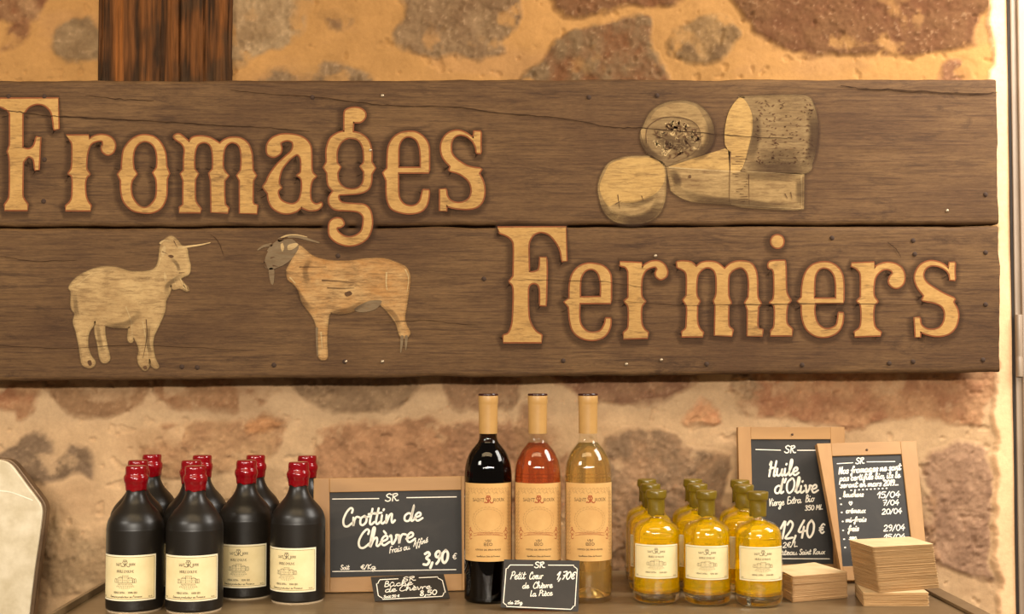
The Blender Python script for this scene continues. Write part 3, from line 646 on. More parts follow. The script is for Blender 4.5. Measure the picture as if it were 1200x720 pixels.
gl('S', 1, ".9,1.7 .6,2 .2,1.6 .4,1.1 .8,.8 .8,.2 .4,0 .05,.3"); gl('R', 1.1, ".2,0 .25,1.9;.1,1.7 .7,1.95 .9,1.5 .3,1 .5,.8 .8,.1 1.15,.1"); gl('D', 1.15, ".2,0 .25,1.9 .8,1.7 1,1 .8,.2 .2,0"); gl('N', 1.1, ".1,0 .2,1.9 .8,0 .9,1.9"); gl('M', 1.2, ".1,0 .2,1.9 .6,.6 1,1.9 1.1,0"); gl('K', .95, ".2,1.9 .2,0;.85,1.9 .25,.9 .9,0")
gl('0', 1, ".5,1.9 .15,1.4 .15,.5 .5,0 .85,.5 .85,1.4 .5,1.9"); gl('1', .6, ".0,1.1 .45,1.9 .35,0"); gl('2', 1, ".15,1.5 .45,1.9 .8,1.5 .6,.8 .1,0 .95,.05"); gl('3', 1, ".15,1.7 .55,1.9 .8,1.5 .4,1.05 .85,.6 .6,.05 .1,.15")
gl('4', 1, ".6,1.9 .1,.7 .9,.75;.68,1.2 .6,0"); gl('5', 1, ".85,1.85 .25,1.85 .2,1.1 .6,1.2 .85,.7 .6,.05 .1,.15"); gl('7', .95, ".1,1.8 .85,1.85 .4,0;.3,.95 .8,1"); gl('8', .95, ".75,1.6 .45,1.9 .2,1.5 .75,.6 .5,0 .15,.4 .75,1.5"); gl('9', 1, ".8,1.5 .5,1.9 .15,1.5 .35,1 .75,1.2 .85,1.7 .7,.5 .4,0")
gl(',', .5, ".3,.25 .1,-.5"); gl('.', .4, ".15,.05 .22,.12"); gl('/', .7, "0,-.1 .6,1.9"); gl('€', 1, ".9,1.6 .6,1.8 .25,1.3 .25,.5 .6,.1 .9,.3;.05,1.15 .7,1.15;.05,.75 .65,.75"); gl("'", .35, ".25,1.9 .1,1.4"); gl('-', .7, ".1,.6 .6,.6"); gl('♡', 1.1, ".5,0 .1,.6 .25,.95 .5,.7 .75,.95 .9,.6 .5,0"); gl(' ', .6, "0,0"); gl('%', 1.3, ".3,1.9 .1,1.6 .3,1.2 .5,1.6 .3,1.9;.1,0 1.1,1.9;.9,.7 .7,.4 .9,0 1.1,.4 .9,.7")
def hand(text, x0, y0, x1, y1, xh, slant=.18):
    pos = 0; lines = []
    for ch_ in text:
        wd, st = HAND[ch_]
        if ch_ != ' ':
            for s in st: lines.append(np.array([(pos+x, y) for x, y in s]))
        pos += wd
    out = []; sx = (x1-x0)/pos; jr = random.Random(hash(len(text)*31+int(x0)))
    for l in lines:
        l = catmull(l, False, 5)
        px = x0+l[:, 0]*sx+l[:, 1]*xh*slant; py = y0+(y1-y0)*l[:, 0]/pos-l[:, 1]*xh
        out.append(np.stack([px, py], 1))
    return out
# engraved capitals for the paper labels, height 1, little serifs
CAPS = {}
def cp(ch, w, t): CAPS[ch] = (w, [[tuple(map(float, p.split(','))) for p in s.split()] for s in t.split(';')])
cp('A', .85, "0,0 .4,1 .8,0;.15,.35 .65,.35;-.08,0 .1,0;.7,0 .9,0"); cp('B', .75, ".1,0 .1,1 .5,1 .6,.75 .5,.53 .1,.53 .55,.5 .68,.25 .55,0 .1,0"); cp('C', .8, ".7,.8 .45,1 .12,.75 .1,.3 .4,0 .7,.18;.7,.95 .7,.7"); cp('D', .85, ".1,0 .1,1 .5,1 .75,.7 .75,.3 .5,0 .1,0"); cp('E', .7, ".6,.85 .6,1 .1,1 .1,0 .62,0 .62,.18;.1,.52 .45,.52"); cp('G', .85, ".7,.8 .45,1 .12,.75 .1,.3 .4,0 .7,.1 .7,.42 .5,.42"); cp('H', .85, ".12,0 .12,1;.7,0 .7,1;.12,.5 .7,.5;0,0 .25,0;0,1 .25,1;.58,0 .82,0;.58,1 .82,1"); cp('I', .4, ".18,0 .18,1;.05,0 .32,0;.05,1 .32,1"); cp('L', .7, ".12,1 .12,0 .6,0 .6,.2;0,1 .25,1"); cp('N', .9, ".12,0 .12,1 .72,0 .72,1;0,0 .25,0;.6,1 .85,1"); cp('O', .9, ".45,1 .12,.75 .12,.25 .45,0 .78,.25 .78,.75 .45,1"); cp('P', .7, ".12,0 .12,1 .5,1 .62,.75 .5,.48 .12,.48;0,0 .25,0"); cp('R', .85, ".12,0 .12,1 .5,1 .62,.75 .5,.5 .12,.5;.4,.5 .75,0;0,0 .25,0"); cp('S', .65, ".55,.82 .35,1 .1,.8 .2,.58 .5,.42 .55,.18 .3,0 .06,.18"); cp('T', .75, ".05,.82 .05,1 .65,1 .65,.82;.35,1 .35,0;.22,0 .48,0"); cp('U', .85, ".12,1 .12,.3 .4,0 .68,.3 .68,1;0,1 .25,1;.56,1 .8,1"); cp('V', .85, "0,1 .4,0 .8,1"); cp('X', .85, ".05,1 .75,0;.75,1 .05,0"); cp("'", .3, ".12,1 .08,.75"); cp('1', .5, ".05,.8 .22,1 .22,0"); cp('0', .75, ".35,1 .1,.75 .1,.25 .35,0 .6,.25 .6,.75 .35,1"); cp('%', 1, ".25,1 .1,.8 .25,.6 .4,.8 .25,1;.1,0 .85,1;.7,.4 .55,.2 .7,0 .85,.2 .7,.4"); cp('Q', .9, ".45,1 .12,.75 .12,.25 .45,0 .78,.25 .78,.75 .45,1;.5,.3 .85,-.1"); cp('M', 1.05, ".12,0 .12,1 .5,.2 .88,1 .88,0"); cp(' ', .45, "0,0"); cp('5', .7, ".55,1 .12,1 .12,.55 .4,.62 .58,.32 .4,0 .08,.1"); cp('Ô', .9, ".45,1 .12,.75 .12,.25 .45,0 .78,.25 .78,.75 .45,1;.3,1.1 .45,1.3 .6,1.1")
def caps(text, cx, y, height, width=None):
    """strokes centred on cx with baseline y (y grows downwards)"""
    tot = sum(CAPS[c][0] for c in text); sx = (width/tot) if width else height; pos = cx-tot*sx/2; out = []
    for c in text:
        wd, st = CAPS[c]
        if c != ' ':
            for s in st: out.append(np.array([(pos+x*sx, y-v*height) for x, v in s]))
        pos += wd*sx
    return out
def mono(cx, cy, s):
    """the S and R monogram with a bar over it and swashes under it"""
    L = ["-.05,.62 -.3,.75 -.55,.5 -.4,.2 -.1,-.05 -.15,-.4 -.45,-.55 -.8,-.4 -.95,-.6", ".0,.7 .05,-.55", ".0,.68 .4,.75 .55,.4 .35,.1 .05,.08", ".25,.08 .5,-.4 .8,-.6 1.1,-.5 1.2,-.35", "-.5,.98 .0,1.02 .5,.98"]
    return [np.stack([cx+q[:, 0]*s, cy-q[:, 1]*s], 1) for q in (catmull(np.array([[float(a) for a in p.split(',')] for p in l.split()]), False, 5) for l in L)]

# ================================================================== BOTTLES
def smooth_prof(pts, n=5):
    """(r,z) list; entries with a third value are corners"""
    out = []; run = []
    for p in pts:
        run.append(p[:2])
        if len(p) > 2:
            if len(run) > 1: out += [tuple(q) for q in (catmull(run, False, n) if len(run) > 2 else run)][(1 if out else 0):]
            elif not out: out.append(run[0])
            run = [p[:2]]
    return [(max(0, r), z) for r, z in out]
def cyl_map(r, ztop, zbot, half):
    """label coordinates u,v in 0..1 (v down) onto the bottle's side, facing -y"""
    def f(V):
        V = np.asarray(V); a = (V[:, 0]*2-1)*half
        return np.stack([r*np.sin(a), -r*np.cos(a), ztop+(zbot-ztop)*V[:, 1]], 1)
    return f
def label_patch(r, zt, zb, half, n=36, m=2):
    mb = MB(); f = cyl_map(r, zt, zb, half); g = cyl_map(r-.0006, zt, zb, half)
    V = np.array([(i/n, j/m) for j in range(m+1) for i in range(n+1)]); k = n+1
    F = [(j*k+i, (j+1)*k+i, (j+1)*k+i+1, j*k+i+1) for j in range(m) for i in range(n)]
    mb.add(f(V), F); mb.add(g(V), [q[::-1] for q in F])
    return mb
def strokes(mb, lines, w, mapper, asp=1.0):
    """asp: label height / width; strokes given in u,v are widened evenly"""
    for l in lines:
        l = np.asarray(l, float).copy(); l[:, 1] *= asp
        if len(l) > 1:   # subdivide so that it bends with the bottle
            q = [l[0]]
            for a, b in zip(l[:-1], l[1:]):
                n = max(1, int(np.hypot(*(b-a))/.03)); q += [a+(b-a)*t/n for t in range(1, n+1)]
            l = np.array(q)
        V, F = ribbon(l, w, False, False); V = V.copy(); V[:, 1] /= asp
        mb.add(mapper(V), F)
def sub(lines, asp): # caps and monogram made in square units: shrink v
    return [np.stack([l[:, 0], l[:, 1]], 1) for l in lines]
M_INK = noisy('black_ink', (62,50,38), (84,70,54), 200, rough=.8, spec=.1); M_INKG = noisy('faded_ink', (176,138,88), (162,126,80), 200, rough=.8, spec=.1); M_INKR = noisy('red_ink', (166,82,50), (150,70,44), 200, rough=.8, spec=.1)
M_PAPER = noisy('cream_label_paper', (232,214,166), (224,204,154), 30, rough=.7, spec=.2); M_EDGE = noisy('label_edge_paper', (240,230,200), (232,220,190), 30, rough=.7, spec=.2)
M_PAPER2 = noisy('ochre_label_paper', (212,168,106), (200,154,94), 24, rough=.7, spec=.2)

def rect(u0, v0, u1, v1): return [np.array([(u0, v0), (u1, v0)]), np.array([(u1, v0), (u1, v1)]), np.array([(u1, v1), (u0, v1)]), np.array([(u0, v1), (u0, v0)])]
def domain_drawing(cx, v0, v1, hw):
    """the little engraved estate: towers, roofs, trees, rows of vines fanning out below"""
    L = []; H = (v1-v0)*.52; b = v0+H
    X = lambda t: cx+hw*t
    L += rect(X(-.62), v0+H*.38, X(-.22), b)+rect(X(-.22), v0+H*.08, X(.30), b)+rect(X(.30), v0+H*.42, X(.70), b)
    L += [np.array([(X(-.66), v0+H*.38), (X(-.42), v0+H*.2), (X(-.18), v0+H*.38)]), np.array([(X(-.26), v0+H*.08), (X(.34), v0+H*.08)]), np.array([(X(.26), v0+H*.42), (X(.5), v0+H*.26), (X(.74), v0+H*.42)])]
    for t in (-.1, .04, .18):
        L.append(np.array([(X(t), v0+H*.2), (X(t), v0+H*.42)])); L.append(np.array([(X(t), v0+H*.58), (X(t), v0+H*.82)]))
    for t in (-.52, -.36, .42, .58): L.append(np.array([(X(t), v0+H*.55), (X(t), v0+H*.8)]))
    for t in (-.95, -.8, .82, .96): L.append(catmull(np.array([(X(t-.08), b), (X(t-.06), v0+H*.6), (X(t), v0+H*.45), (X(t+.06), v0+H*.6), (X(t+.08), b)]), False, 3))
    L.append(np.array([(X(-1), b), (X(1), b)]))
    for t in np.linspace(-1, 1, 13):
        for q in (.12, .42, .7):
            e = min(q+.22, 1-.35*abs(t))
            if e > q: L.append(np.array([(X(t*(.55+.45*q)), b+(v1-b)*q), (X(t*(.55+.45*e)), b+(v1-b)*e)]))
    return L
def oil_label(parent, r, zt, zb, half, full):
    W = 2*half*r; Ht = zt-zb; asp = Ht/W
    lb = label_patch(r+.0003, zt, zb, half).build('label', M_EDGE, parent, smooth=True)
    mb = MB(); f = cyl_map(r+.0005, zt, zb, half); n = 30
    V = np.array([(.022+.956*i/n, v) for v in (.03, .97) for i in range(n+1)])
    mb.add(f(V), [(i, i+n+1, i+n+2, i+1) for i in range(n)]); mb.build('label_face', M_PAPER, lb, smooth=True)
    mp = cyl_map(r+.0007, zt, zb, half); mb = MB()
    ih = lambda h: h  # heights below are in v
    strokes(mb, rect(.035, .045, .965, .955), .0045, mp, asp); mb.build('label_border', M_INK, lb)
    mb = MB(); k = .75 if full else .85
    def cw(text, cx, y, h, wd): return caps(text, cx, y, h, wd)
    strokes(mb, cw("SAINT", .5-.135*k, .225, .055, .13*k)+cw("ROUX", .5+.150*k, .225, .055, .12*k), .0055, mp, asp)
    mm = mono(0, 0, 1.0); strokes(mb, [np.stack([.5+l[:, 0]*.064, .195+l[:, 1]*.064/asp], 1) for l in mm], .0085, mp, asp)
    strokes(mb, cw("HUILE D'OLIVE", .5, .375, .05, .36*k), .006, mp, asp)
    strokes(mb, domain_drawing(.5, .43, .75, .22*k), .0048, mp, asp)
    strokes(mb, cw("VIERGE EXTRA", .5-.125*k, .835, .040, .26*k)+cw("100% BIO", .5+.16*k, .835, .040, .18*k), .005, mp, asp)
    if full: strokes(mb, hand("Domaine producteur en Provence", .24, .925, .76, .925, .024), .0045, mp, asp)
    strokes(mb, caps("50 CL", .90, .93, .025, .07)+caps("BIO", .085, .93, .025, .05), .004, mp, asp)
    mb.build('label_print', M_INK, lb)

m, nt, bs = new_mat('black_stoneware')
n1 = noise_of(nt, 30, detail=4); nt.links.new(mixc(nt, n1, s2l((22,18,14)), s2l((32,27,21))), bs.inputs['Base Color'])
bs.inputs['Roughness'].default_value = .36; bs.inputs['Specular IOR Level'].default_value = .40; M_STONE = m
m, nt, bs = new_mat('red_wax')
n1 = noise_of(nt, 60, detail=3); nt.links.new(mixc(nt, n1, s2l((104,4,12)), s2l((142,9,18))), bs.inputs['Base Color'])
bs.inputs['Roughness'].default_value = .13; bump(nt, bs, n1, .25, .003); M_RWAX = m
m, nt, bs = new_mat('olive_wax')
n1 = noise_of(nt, 50, detail=3); nt.links.new(mixc(nt, n1, s2l((98,78,12)), s2l((124,102,22))), bs.inputs['Base Color'])
bs.inputs['Roughness'].default_value = .30; bump(nt, bs, n1, .3, .003); M_GWAX = m
M_FOOT = noisy('bare_clay_foot', (190,168,136), (170,148,118), 60, rough=.8)

def black_bottle():
    t = empty('oil_bottle', (0, 0, 0)); R = .0430
    mb = MB(); mb.lathe(smooth_prof([(0, .001, 1), (R-.005, .001, 1), (R-.0015, .004), (R, .010), (R, .060, 1), (R, .116), (.0427, .125), (.0410, .1345), (.0380, .1410), (.0338, .1475), (.0270, .1552), (.0210, .1625), (.0170, .1700), (.0148, .1770), (.0142, .186), (.0142, .205, 1), (0, .205, 1)], 5), 56)
    mb.build('bottle_body', M_STONE, t, smooth=True, angle=60)
    mb = MB(); mb.lathe([(0, 0), (R-.0025, 0), (R-.0020, .0022), (R-.004, .003), (0, .003)], 48); mb.build('foot_ring', M_FOOT, t, smooth=True, angle=40)
    # wax dipped over neck, cork and lip
    mb = MB(); seg = 40
    prof = smooth_prof([(.0142, .1815, 1), (.0154, .1820), (.0162, .1855), (.0168, .1905), (.0182, .1950), (.0186, .1985), (.0180, .2020), (.0165, .2045), (.0160, .2070), (.0160, .2125), (.0156, .2158), (.0142, .2178), (.009, .2184), (0, .2182, 1)], 4)
    mb.lathe(prof, seg); v = []
    for x, y, z in mb.v:
        a = math.atan2(y, x); k = 1+.012*math.sin(a*2+z*120)+.010*math.sin(a*5+1+z*200); dz_ = -.0012*(1+math.sin(a*4+.6)+.6*math.sin(a*7))*max(0, (.190-z)/.01)
        v.append((x*k, y*k, z+dz_))
    mb.v = v; mb.build('wax_cap', M_RWAX, t, smooth=True)
    oil_label(t, R, .0875, .0195, math.radians(64), True)
    return t
BB = [  # column px, distance, rotation, label
 (164.0, 2.036, -5, 'matte black bottle with red wax cap, front row, farthest left, label fully showing'),
 (232.4, 2.030, 0, 'matte black red-capped bottle second from left in the front row, label fully showing'),
 (291.2, 2.146, -5, 'matte black red-capped bottle set back between two others, label partly covered on its left'),
 (351.6, 2.106, -16, 'matte black red-capped bottle standing in front of the chalkboard frame, label turned left'),
 (166.0, 2.150, 4, 'black bottle hidden directly behind the farthest left one, only its red cap rising above'),
 (227.5, 2.146, -3, 'black bottle hidden behind the second front bottle, cap peeking over its left side'),
 (182.0, 2.285, 8, 'black bottle at the back left, cap and shoulder just right of the farthest left bottle'),
 (240.0, 2.262, -8, 'black bottle at the back, red cap right of the cap of the second front bottle'),
 (302.0, 2.262, 5, 'black bottle at the back, red cap and shoulder right of the set-back bottle'),
 (361.5, 2.250, 0, 'black bottle at the back beside the chalkboard corner, mostly hidden, red cap showing'),
]
proto = black_bottle()
for i, (px, d, rot, lab) in enumerate(BB):
    o = proto if i == 0 else copy_tree(proto)
    X, Y = shelf_xy(px, d); o.location = (X, Y, 0); o.rotation_euler = (0, 0, math.radians(rot)); tag(o, lab, 'bottle', 'black bottles with red wax caps')

def thin_glass(name, tint):
    m = bpy.data.materials.new(name); m.use_nodes = True; nt = m.node_tree; nt.nodes.remove(nt.nodes['Principled BSDF'])
    fr = nd(nt, 'ShaderNodeFresnel', IOR=1.5); tr = nt.nodes.new('ShaderNodeBsdfTransparent'); tr.inputs[0].default_value = (*tint, 1)
    gl_ = nt.nodes.new('ShaderNodeBsdfGlossy'); gl_.inputs['Roughness'].default_value = .03; mx = nt.nodes.new('ShaderNodeMixShader')
    geo = nt.nodes.new('ShaderNodeNewGeometry'); inv = nd(nt, 'ShaderNodeMath', operation='SUBTRACT'); inv.inputs[0].default_value = 1; nt.links.new(geo.outputs['Backfacing'], inv.inputs[1])
    mu = nd(nt, 'ShaderNodeMath', operation='MULTIPLY'); nt.links.new(fr.outputs[0], mu.inputs[0]); nt.links.new(inv.outputs[0], mu.inputs[1])
    nt.links.new(mu.outputs[0], mx.inputs[0]); nt.links.new(tr.outputs[0], mx.inputs[1]); nt.links.new(gl_.outputs[0], mx.inputs[2]); nt.links.new(mx.outputs[0], nt.nodes['Material Output'].inputs[0])
    return m
M_SHELL = thin_glass('bottle_glass', (.97, .97, .93)); M_BASE = glass('thick_glass_base', (.96, .95, .86), 1.5)
M_DARKGLASS = thin_glass('dark_bottle_glass', (.25, .20, .13))
def liquid(name, color, ior, trans):
    m, nt, bs = new_mat(name); bs.inputs['Base Color'].default_value = (*color, 1); bs.inputs['Roughness'].default_value = .0
    bs.inputs['IOR'].default_value = ior; bs.inputs['Transmission Weight'].default_value = trans; return m
M_WINE_RED = liquid('red_wine', (.012, .004, .004), 1.34, .2); M_ROSE = liquid('rose_wine', (.72, .17, .05), 1.34, .88); M_WHITE = liquid('white_wine', (.84, .58, .20), 1.34, .90)
M_OIL = liquid('golden_olive_oil', (1.0, .64, .0), 1.47, .73)
M_CAPS = noisy('cream_capsule_foil', (182,140,80), (172,130,72), 40, rough=.42); M_CTOP = noisy('dark_capsule_top', (46,20,16), (60,28,22), 60, rough=.25)

WP = [(0, .010, 1), (.012, .0075), (.026, .0015), (.0315, 0, 1), (.0350, .0012), (.0375, .005), (.0377, .012), (.0377, .08, 1), (.0377, .185), (.0376, .196), (.0370, .206), (.0352, .217), (.0318, .2275), (.0265, .2370), (.0205, .2445), (.0162, .2500), (.0143, .2560), (.0138, .264, 1), (.0138, .312, 1), (0, .312, 1)]
def wine_bottle(gl_mat, wine_mat, opaque):
    t = empty('wine_bottle', (0, 0, 0)); R = .0377
    # small punt under the base
    prof = smooth_prof([(0, .018, 1), (.010, .014), (.022, .006), (.0305, .0005, 1), (.0345, .0010), (.0372, .005), (.0377, .012), (.0377, .08, 1)]+WP[8:], 5)
    mb = MB(); mb.lathe(prof, 64); mb.build('bottle_glass', gl_mat, t, smooth=True, angle=70)
    wi = .0014; lvl = .249
    inner = [(0, .0225, 1), (.010, .0185), (.020, .012), (.029, .0085), (.0336, .010), (R-wi, .016), (R-wi, .08, 1), (R-wi, .185), (.0361, .196), (.0355, .206), (.0338, .2168), (.0304, .2270), (.0251, .2362), (.0191, .2437), (.0149, lvl, 1), (0, lvl, 1)]
    mb = MB(); mb.lathe(smooth_prof(inner, 5), 64); mb.build('wine', wine_mat, t, smooth=True, angle=60)
    mb = MB(); mb.lathe(smooth_prof([(.0141, .2635, 1), (.0147, .2635, 1), (.0149, .29, 1), (.0151, .305), (.0153, .3105, 1), (.0157, .312, 1), (.0157, .3215, 1), (.0150, .3240, 1), (.0141, .3240, 1)], 3), 48); mb.build('capsule', M_CAPS, t, smooth=True, angle=40)
    mb = MB(); mb.lathe([(0, .3225), (.0146, .3225), (.0156, .3238), (.0158, .3254), (.0150, .3266), (0, .3268)], 48); mb.build('capsule_top', M_CTOP, t, smooth=True, angle=50)
    zt, zb, half = .1875, .0665, math.radians(71); W = 2*half*R; asp = (zt-zb)/W
    lb = label_patch(R+.0003, zt, zb, half).build('label', M_PAPER2, t, smooth=True)
    mp = cyl_map(R+.0006, zt, zb, half)
    # pale engraved border and medallion
    mb = MB(); L = []
    for k in range(13):
        u = .12+.76*k/12
        L.append(catmull(np.array([(u-.03, .085), (u-.01, .06), (u+.015, .075), (u, .10), (u+.03, .115)]), False, 4))
        if k % 2 == 0: L.append(catmull(np.array([(u-.04, .135), (u, .115), (u+.04, .135)]), False, 4))
    for sd in (-1, 1):
        for k in range(36):
            v = .11+.76*(k//2)/17; u = .5+sd*(.43 if k % 2 else .375)
            L.append(catmull(np.array([(u, v), (u+sd*.03, v+.015), (u+sd*.035, v+.04), (u+sd*.005, v+.045), (u-sd*.02, v+.03)]), False, 4))
        L.append(np.array([(.5+sd*.385, .12), (.5+sd*.385, .58)]))
    for k in range(26):                                   # wreath of small scrolls round an empty medallion
        for rr in (.225, .265):
            a0 = 2*math.pi*(k+(.5 if rr > .24 else 0))/26; th = np.linspace(a0, a0+.16, 5); q = rr+.012*np.sin(np.linspace(0, 3.1, 5))
            L.append(np.stack([.5+q*np.cos(th), .47+q*np.sin(th)/asp*.8], 1))
    strokes(mb, L, .006, mp, asp); mb.build('label_ornament', M_INKG, lb)
    mb = MB()
    strokes(mb, caps("SAINT", .5-.17, .232, .042, .22), .006, mp, asp); strokes(mb, caps("ROUX", .5+.185, .232, .042, .21), .006, mp, asp)
    mb.build('label_title', M_INK, lb); mb = MB()
    strokes(mb, caps("VIN", .5, .745, .026, .10)+caps("BIO", .5, .795, .034, .15), .008, mp, asp)
    strokes(mb, caps("CÔTES DE PROVENCE", .5, .857, .016, .44), .0055, mp, asp)
    strokes(mb, hand("Appellation Côtes de Provence", .30, .94, .70, .94, .009), .004, mp, asp); mb.build('label_print', M_INK, lb)
    mb = MB()
    strokes(mb, [np.stack([.5+l[:, 0]*.066, .215+l[:, 1]*.072/asp], 1) for l in mono(0, 0, 1.0)], .015, mp, asp)
    mb.build('label_monogram', M_INKR, lb); mb = MB()
    th = np.linspace(-.26, .26, 20); strokes(mb, [np.stack([.5+th, .625+th**2*.3], 1), np.stack([.5+th, .655+th**2*.3], 1)], .006, mp, asp)
    zx = np.linspace(-.19, .19, 34); strokes(mb, [np.stack([.5+zx, .642+zx**2*.3+.007*np.sin(np.arange(34)*2.4)], 1)], .006, mp, asp)
    for sd in (-1, 1):
        for pts in ("0,0 .05,-.03 .09,0 .06,.03 .03,.01", ".02,.03 .07,.05 .06,.085 .02,.075", ".05,-.02 .05,-.06 .08,-.045"):
            q = np.array([[float(a) for a in p.split(',')] for p in pts.split()]); strokes(mb, [catmull(np.stack([.5+sd*(.27+q[:, 0]), .635+q[:, 1]], 1), False, 5)], .010, mp, asp)
    mb.build('label_banner', M_INKR, lb)
    return t
for px, gm, wm, op, lab in ((572.2, M_DARKGLASS, M_WINE_RED, True, 'tall bottle of nearly black red wine, left of the three wine bottles'),
                            (630.0, M_SHELL, M_ROSE, False, 'tall clear bottle of orange-pink rosé wine in the middle of the three'),
                            (689.0, M_SHELL, M_WHITE, False, 'tall clear bottle of pale golden white wine, right of the three wine bottles')):
    o = wine_bottle(gm, wm, op); X, Y = shelf_xy(px, 2.096); o.location = (X, Y, 0); tag(o, lab, 'wine bottle', 'wine bottles in a row')

def gold_bottle():
    t = empty('oil_flask', (0, 0, 0)); R = .0374
    prof = smooth_prof([(0, .003, 1), (.020, .002), (.027, 0, 1), (.0305, .0006), (.0345, .0045), (.0368, .010), (.0374, .017), (.0374, .05, 1), (.0374, .100), (.0371, .1075), (.0357, .1145), (.0325, .1205), (.0270, .1252), (.0200, .1283), (.0145, .1305), (.0119, .1335), (.0115, .138, 1), (.0115, .1585, 1), (0, .1585, 1)], 5)
    mb = MB(); mb.lathe(prof, 64); mb.build('bottle_glass', M_SHELL, t, smooth=True, angle=70)
    mb = MB(); mb.lathe(smooth_prof([(0, .0035, 1), (.020, .0025), (.027, .0008, 1), (.0303, .0012), (.0342, .0049), (.0364, .0104), (.0369, .0172), (.0370, .0232, 1), (.0345, .0232, 1), (.0335, .0174), (.028, .0144), (.018, .0139), (0, .0143, 1)], 5), 64); mb.build('glass_base', M_BASE, t, smooth=True, angle=60)
    wi = .0016
    inner = smooth_prof([(0, .0150, 1), (.018, .0145), (.028, .0150), (.0335, .0180), (R-wi, .0240), (R-wi, .05, 1), (R-wi, .0997), (.0355, .1068), (.0341, .1136), (.0309, .1193), (.0255, .1238), (.0188, .1269), (.0135, .1292), (.0104, .1315, 1), (0, .1315, 1)], 5)
    mb = MB(); mb.lathe(inner, 64); mb.build('oil', M_OIL, t, smooth=True, angle=60)
    mb = MB(); mb.lathe(smooth_prof([(.0117, .1375, 1), (.0130, .1370), (.0134, .1420), (.0133, .1560), (.0140, .1610), (.0160, .1635), (.0165, .1680), (.0163, .1725), (.0152, .1748), (.010, .1750), (0, .1750, 1)], 4), 40)
    v = []
    for x, y, z in mb.v:
        a = math.atan2(y, x); k = 1+.022*math.sin(a*3+z*260)+.016*math.sin(a*8); v.append((x*k, y*k, z-.0012*(math.sin(a*5)+math.sin(a*3+1))*max(0, (.146-z)/.009)))
    mb.v = v; mb.build('wax_cap', M_GWAX, t, smooth=True)
    oil_label(t, R, .0936, .0419, math.radians(60), False)
    return t
GB = [(768.5, 2.080, -8, 'golden oil bottle with olive wax cap, front row left, beside the white wine'), (827.5, 2.066, -9, 'golden oil bottle with olive wax cap, middle of the front row'), (888.0, 2.052, -1, 'golden oil bottle with olive wax cap, front row right, beside the low paper pile'),
      (761.8, 2.184, -8, 'golden oil bottle second in the left file, cap just above the front one'), (817.0, 2.184, -6, 'golden oil bottle second in the middle file, cap left of the front one'), (871.3, 2.166, -10, 'golden oil bottle second in the right file, neck showing left of the front one'),
      (757.5, 2.270, 0, 'golden oil bottle at the back of the left file, cap and edge showing'), (811.5, 2.268, 3, 'golden oil bottle at the back of the middle file, cap and shoulder showing'), (867.0, 2.250, 0, 'golden oil bottle at the back of the right file, cap against the chalkboard frame')]
proto = gold_bottle()
for i, (px, d, rot, lab) in enumerate(GB):
    o = proto if i == 0 else copy_tree(proto)
    X, Y = shelf_xy(px, d); o.location = (X, Y, 0); o.rotation_euler = (0, 0, math.radians(rot)); tag(o, lab, 'bottle', 'golden oil bottles with olive wax caps')

# ================================================================== CHALKBOARDS AND PRICE TAGS
M_BEECH = noisy('beech_wood', (172,128,75), (156,113,63), 22, (1, 1, .15), rough=.5, bmp=.05); M_BEECH_H = noisy('beech_wood_rail', (168,124,70), (152,110,59), 22, (.15, 1, 1), rough=.5, bmp=.05)
m, nt, bs = new_mat('slate_with_chalk_dust')
n1 = noise_of(nt, 9, (.7, 1, 1.5), 5, dist=1.0); n2 = noise_of(nt, 90, detail=3)
c = mixc(nt, ramp(nt, n1, .45, .8), s2l((32,28,24)), s2l((56,49,42))); nt.links.new(c, bs.inputs['Base Color']); bs.inputs['Roughness'].default_value = .62; M_SLATE = m
M_BLACKTAG = noisy('black_tag', (28,22,18), (36,29,24), 30, rough=.5); M_CHALK = noisy('chalk_marker', (246,238,222), (236,226,208), 200, rough=.8, spec=.1)
M_SCREW = noisy('rusty_hanger', (60,40,26), (90,64,42), 200, rough=.6)
class Plane:
    """board plane from distance at shelf level (left and right of it) and distance at its top"""
    def __init__(s, pxl, dl, pxr, dr, ztop, dtop):
        a = np.array([(pxl-566)/FPX*dl, dl-CAM_D, 0]); b = np.array([(pxr-566)/FPX*dr, dr-CAM_D, 0])
        mid = (a+b)/2; c = mid+np.array([0, dtop-(dl+dr)/2, ztop])
        n = np.cross(b-a, c-mid); n /= np.linalg.norm(n); s.n = n if n[1] < 0 else -n; s.p = a
    def __call__(s, V, off=0.0): return onplane(V, s.p+s.n*off, s.n)
def lerp(a, b, t): return a+(b-a)*t
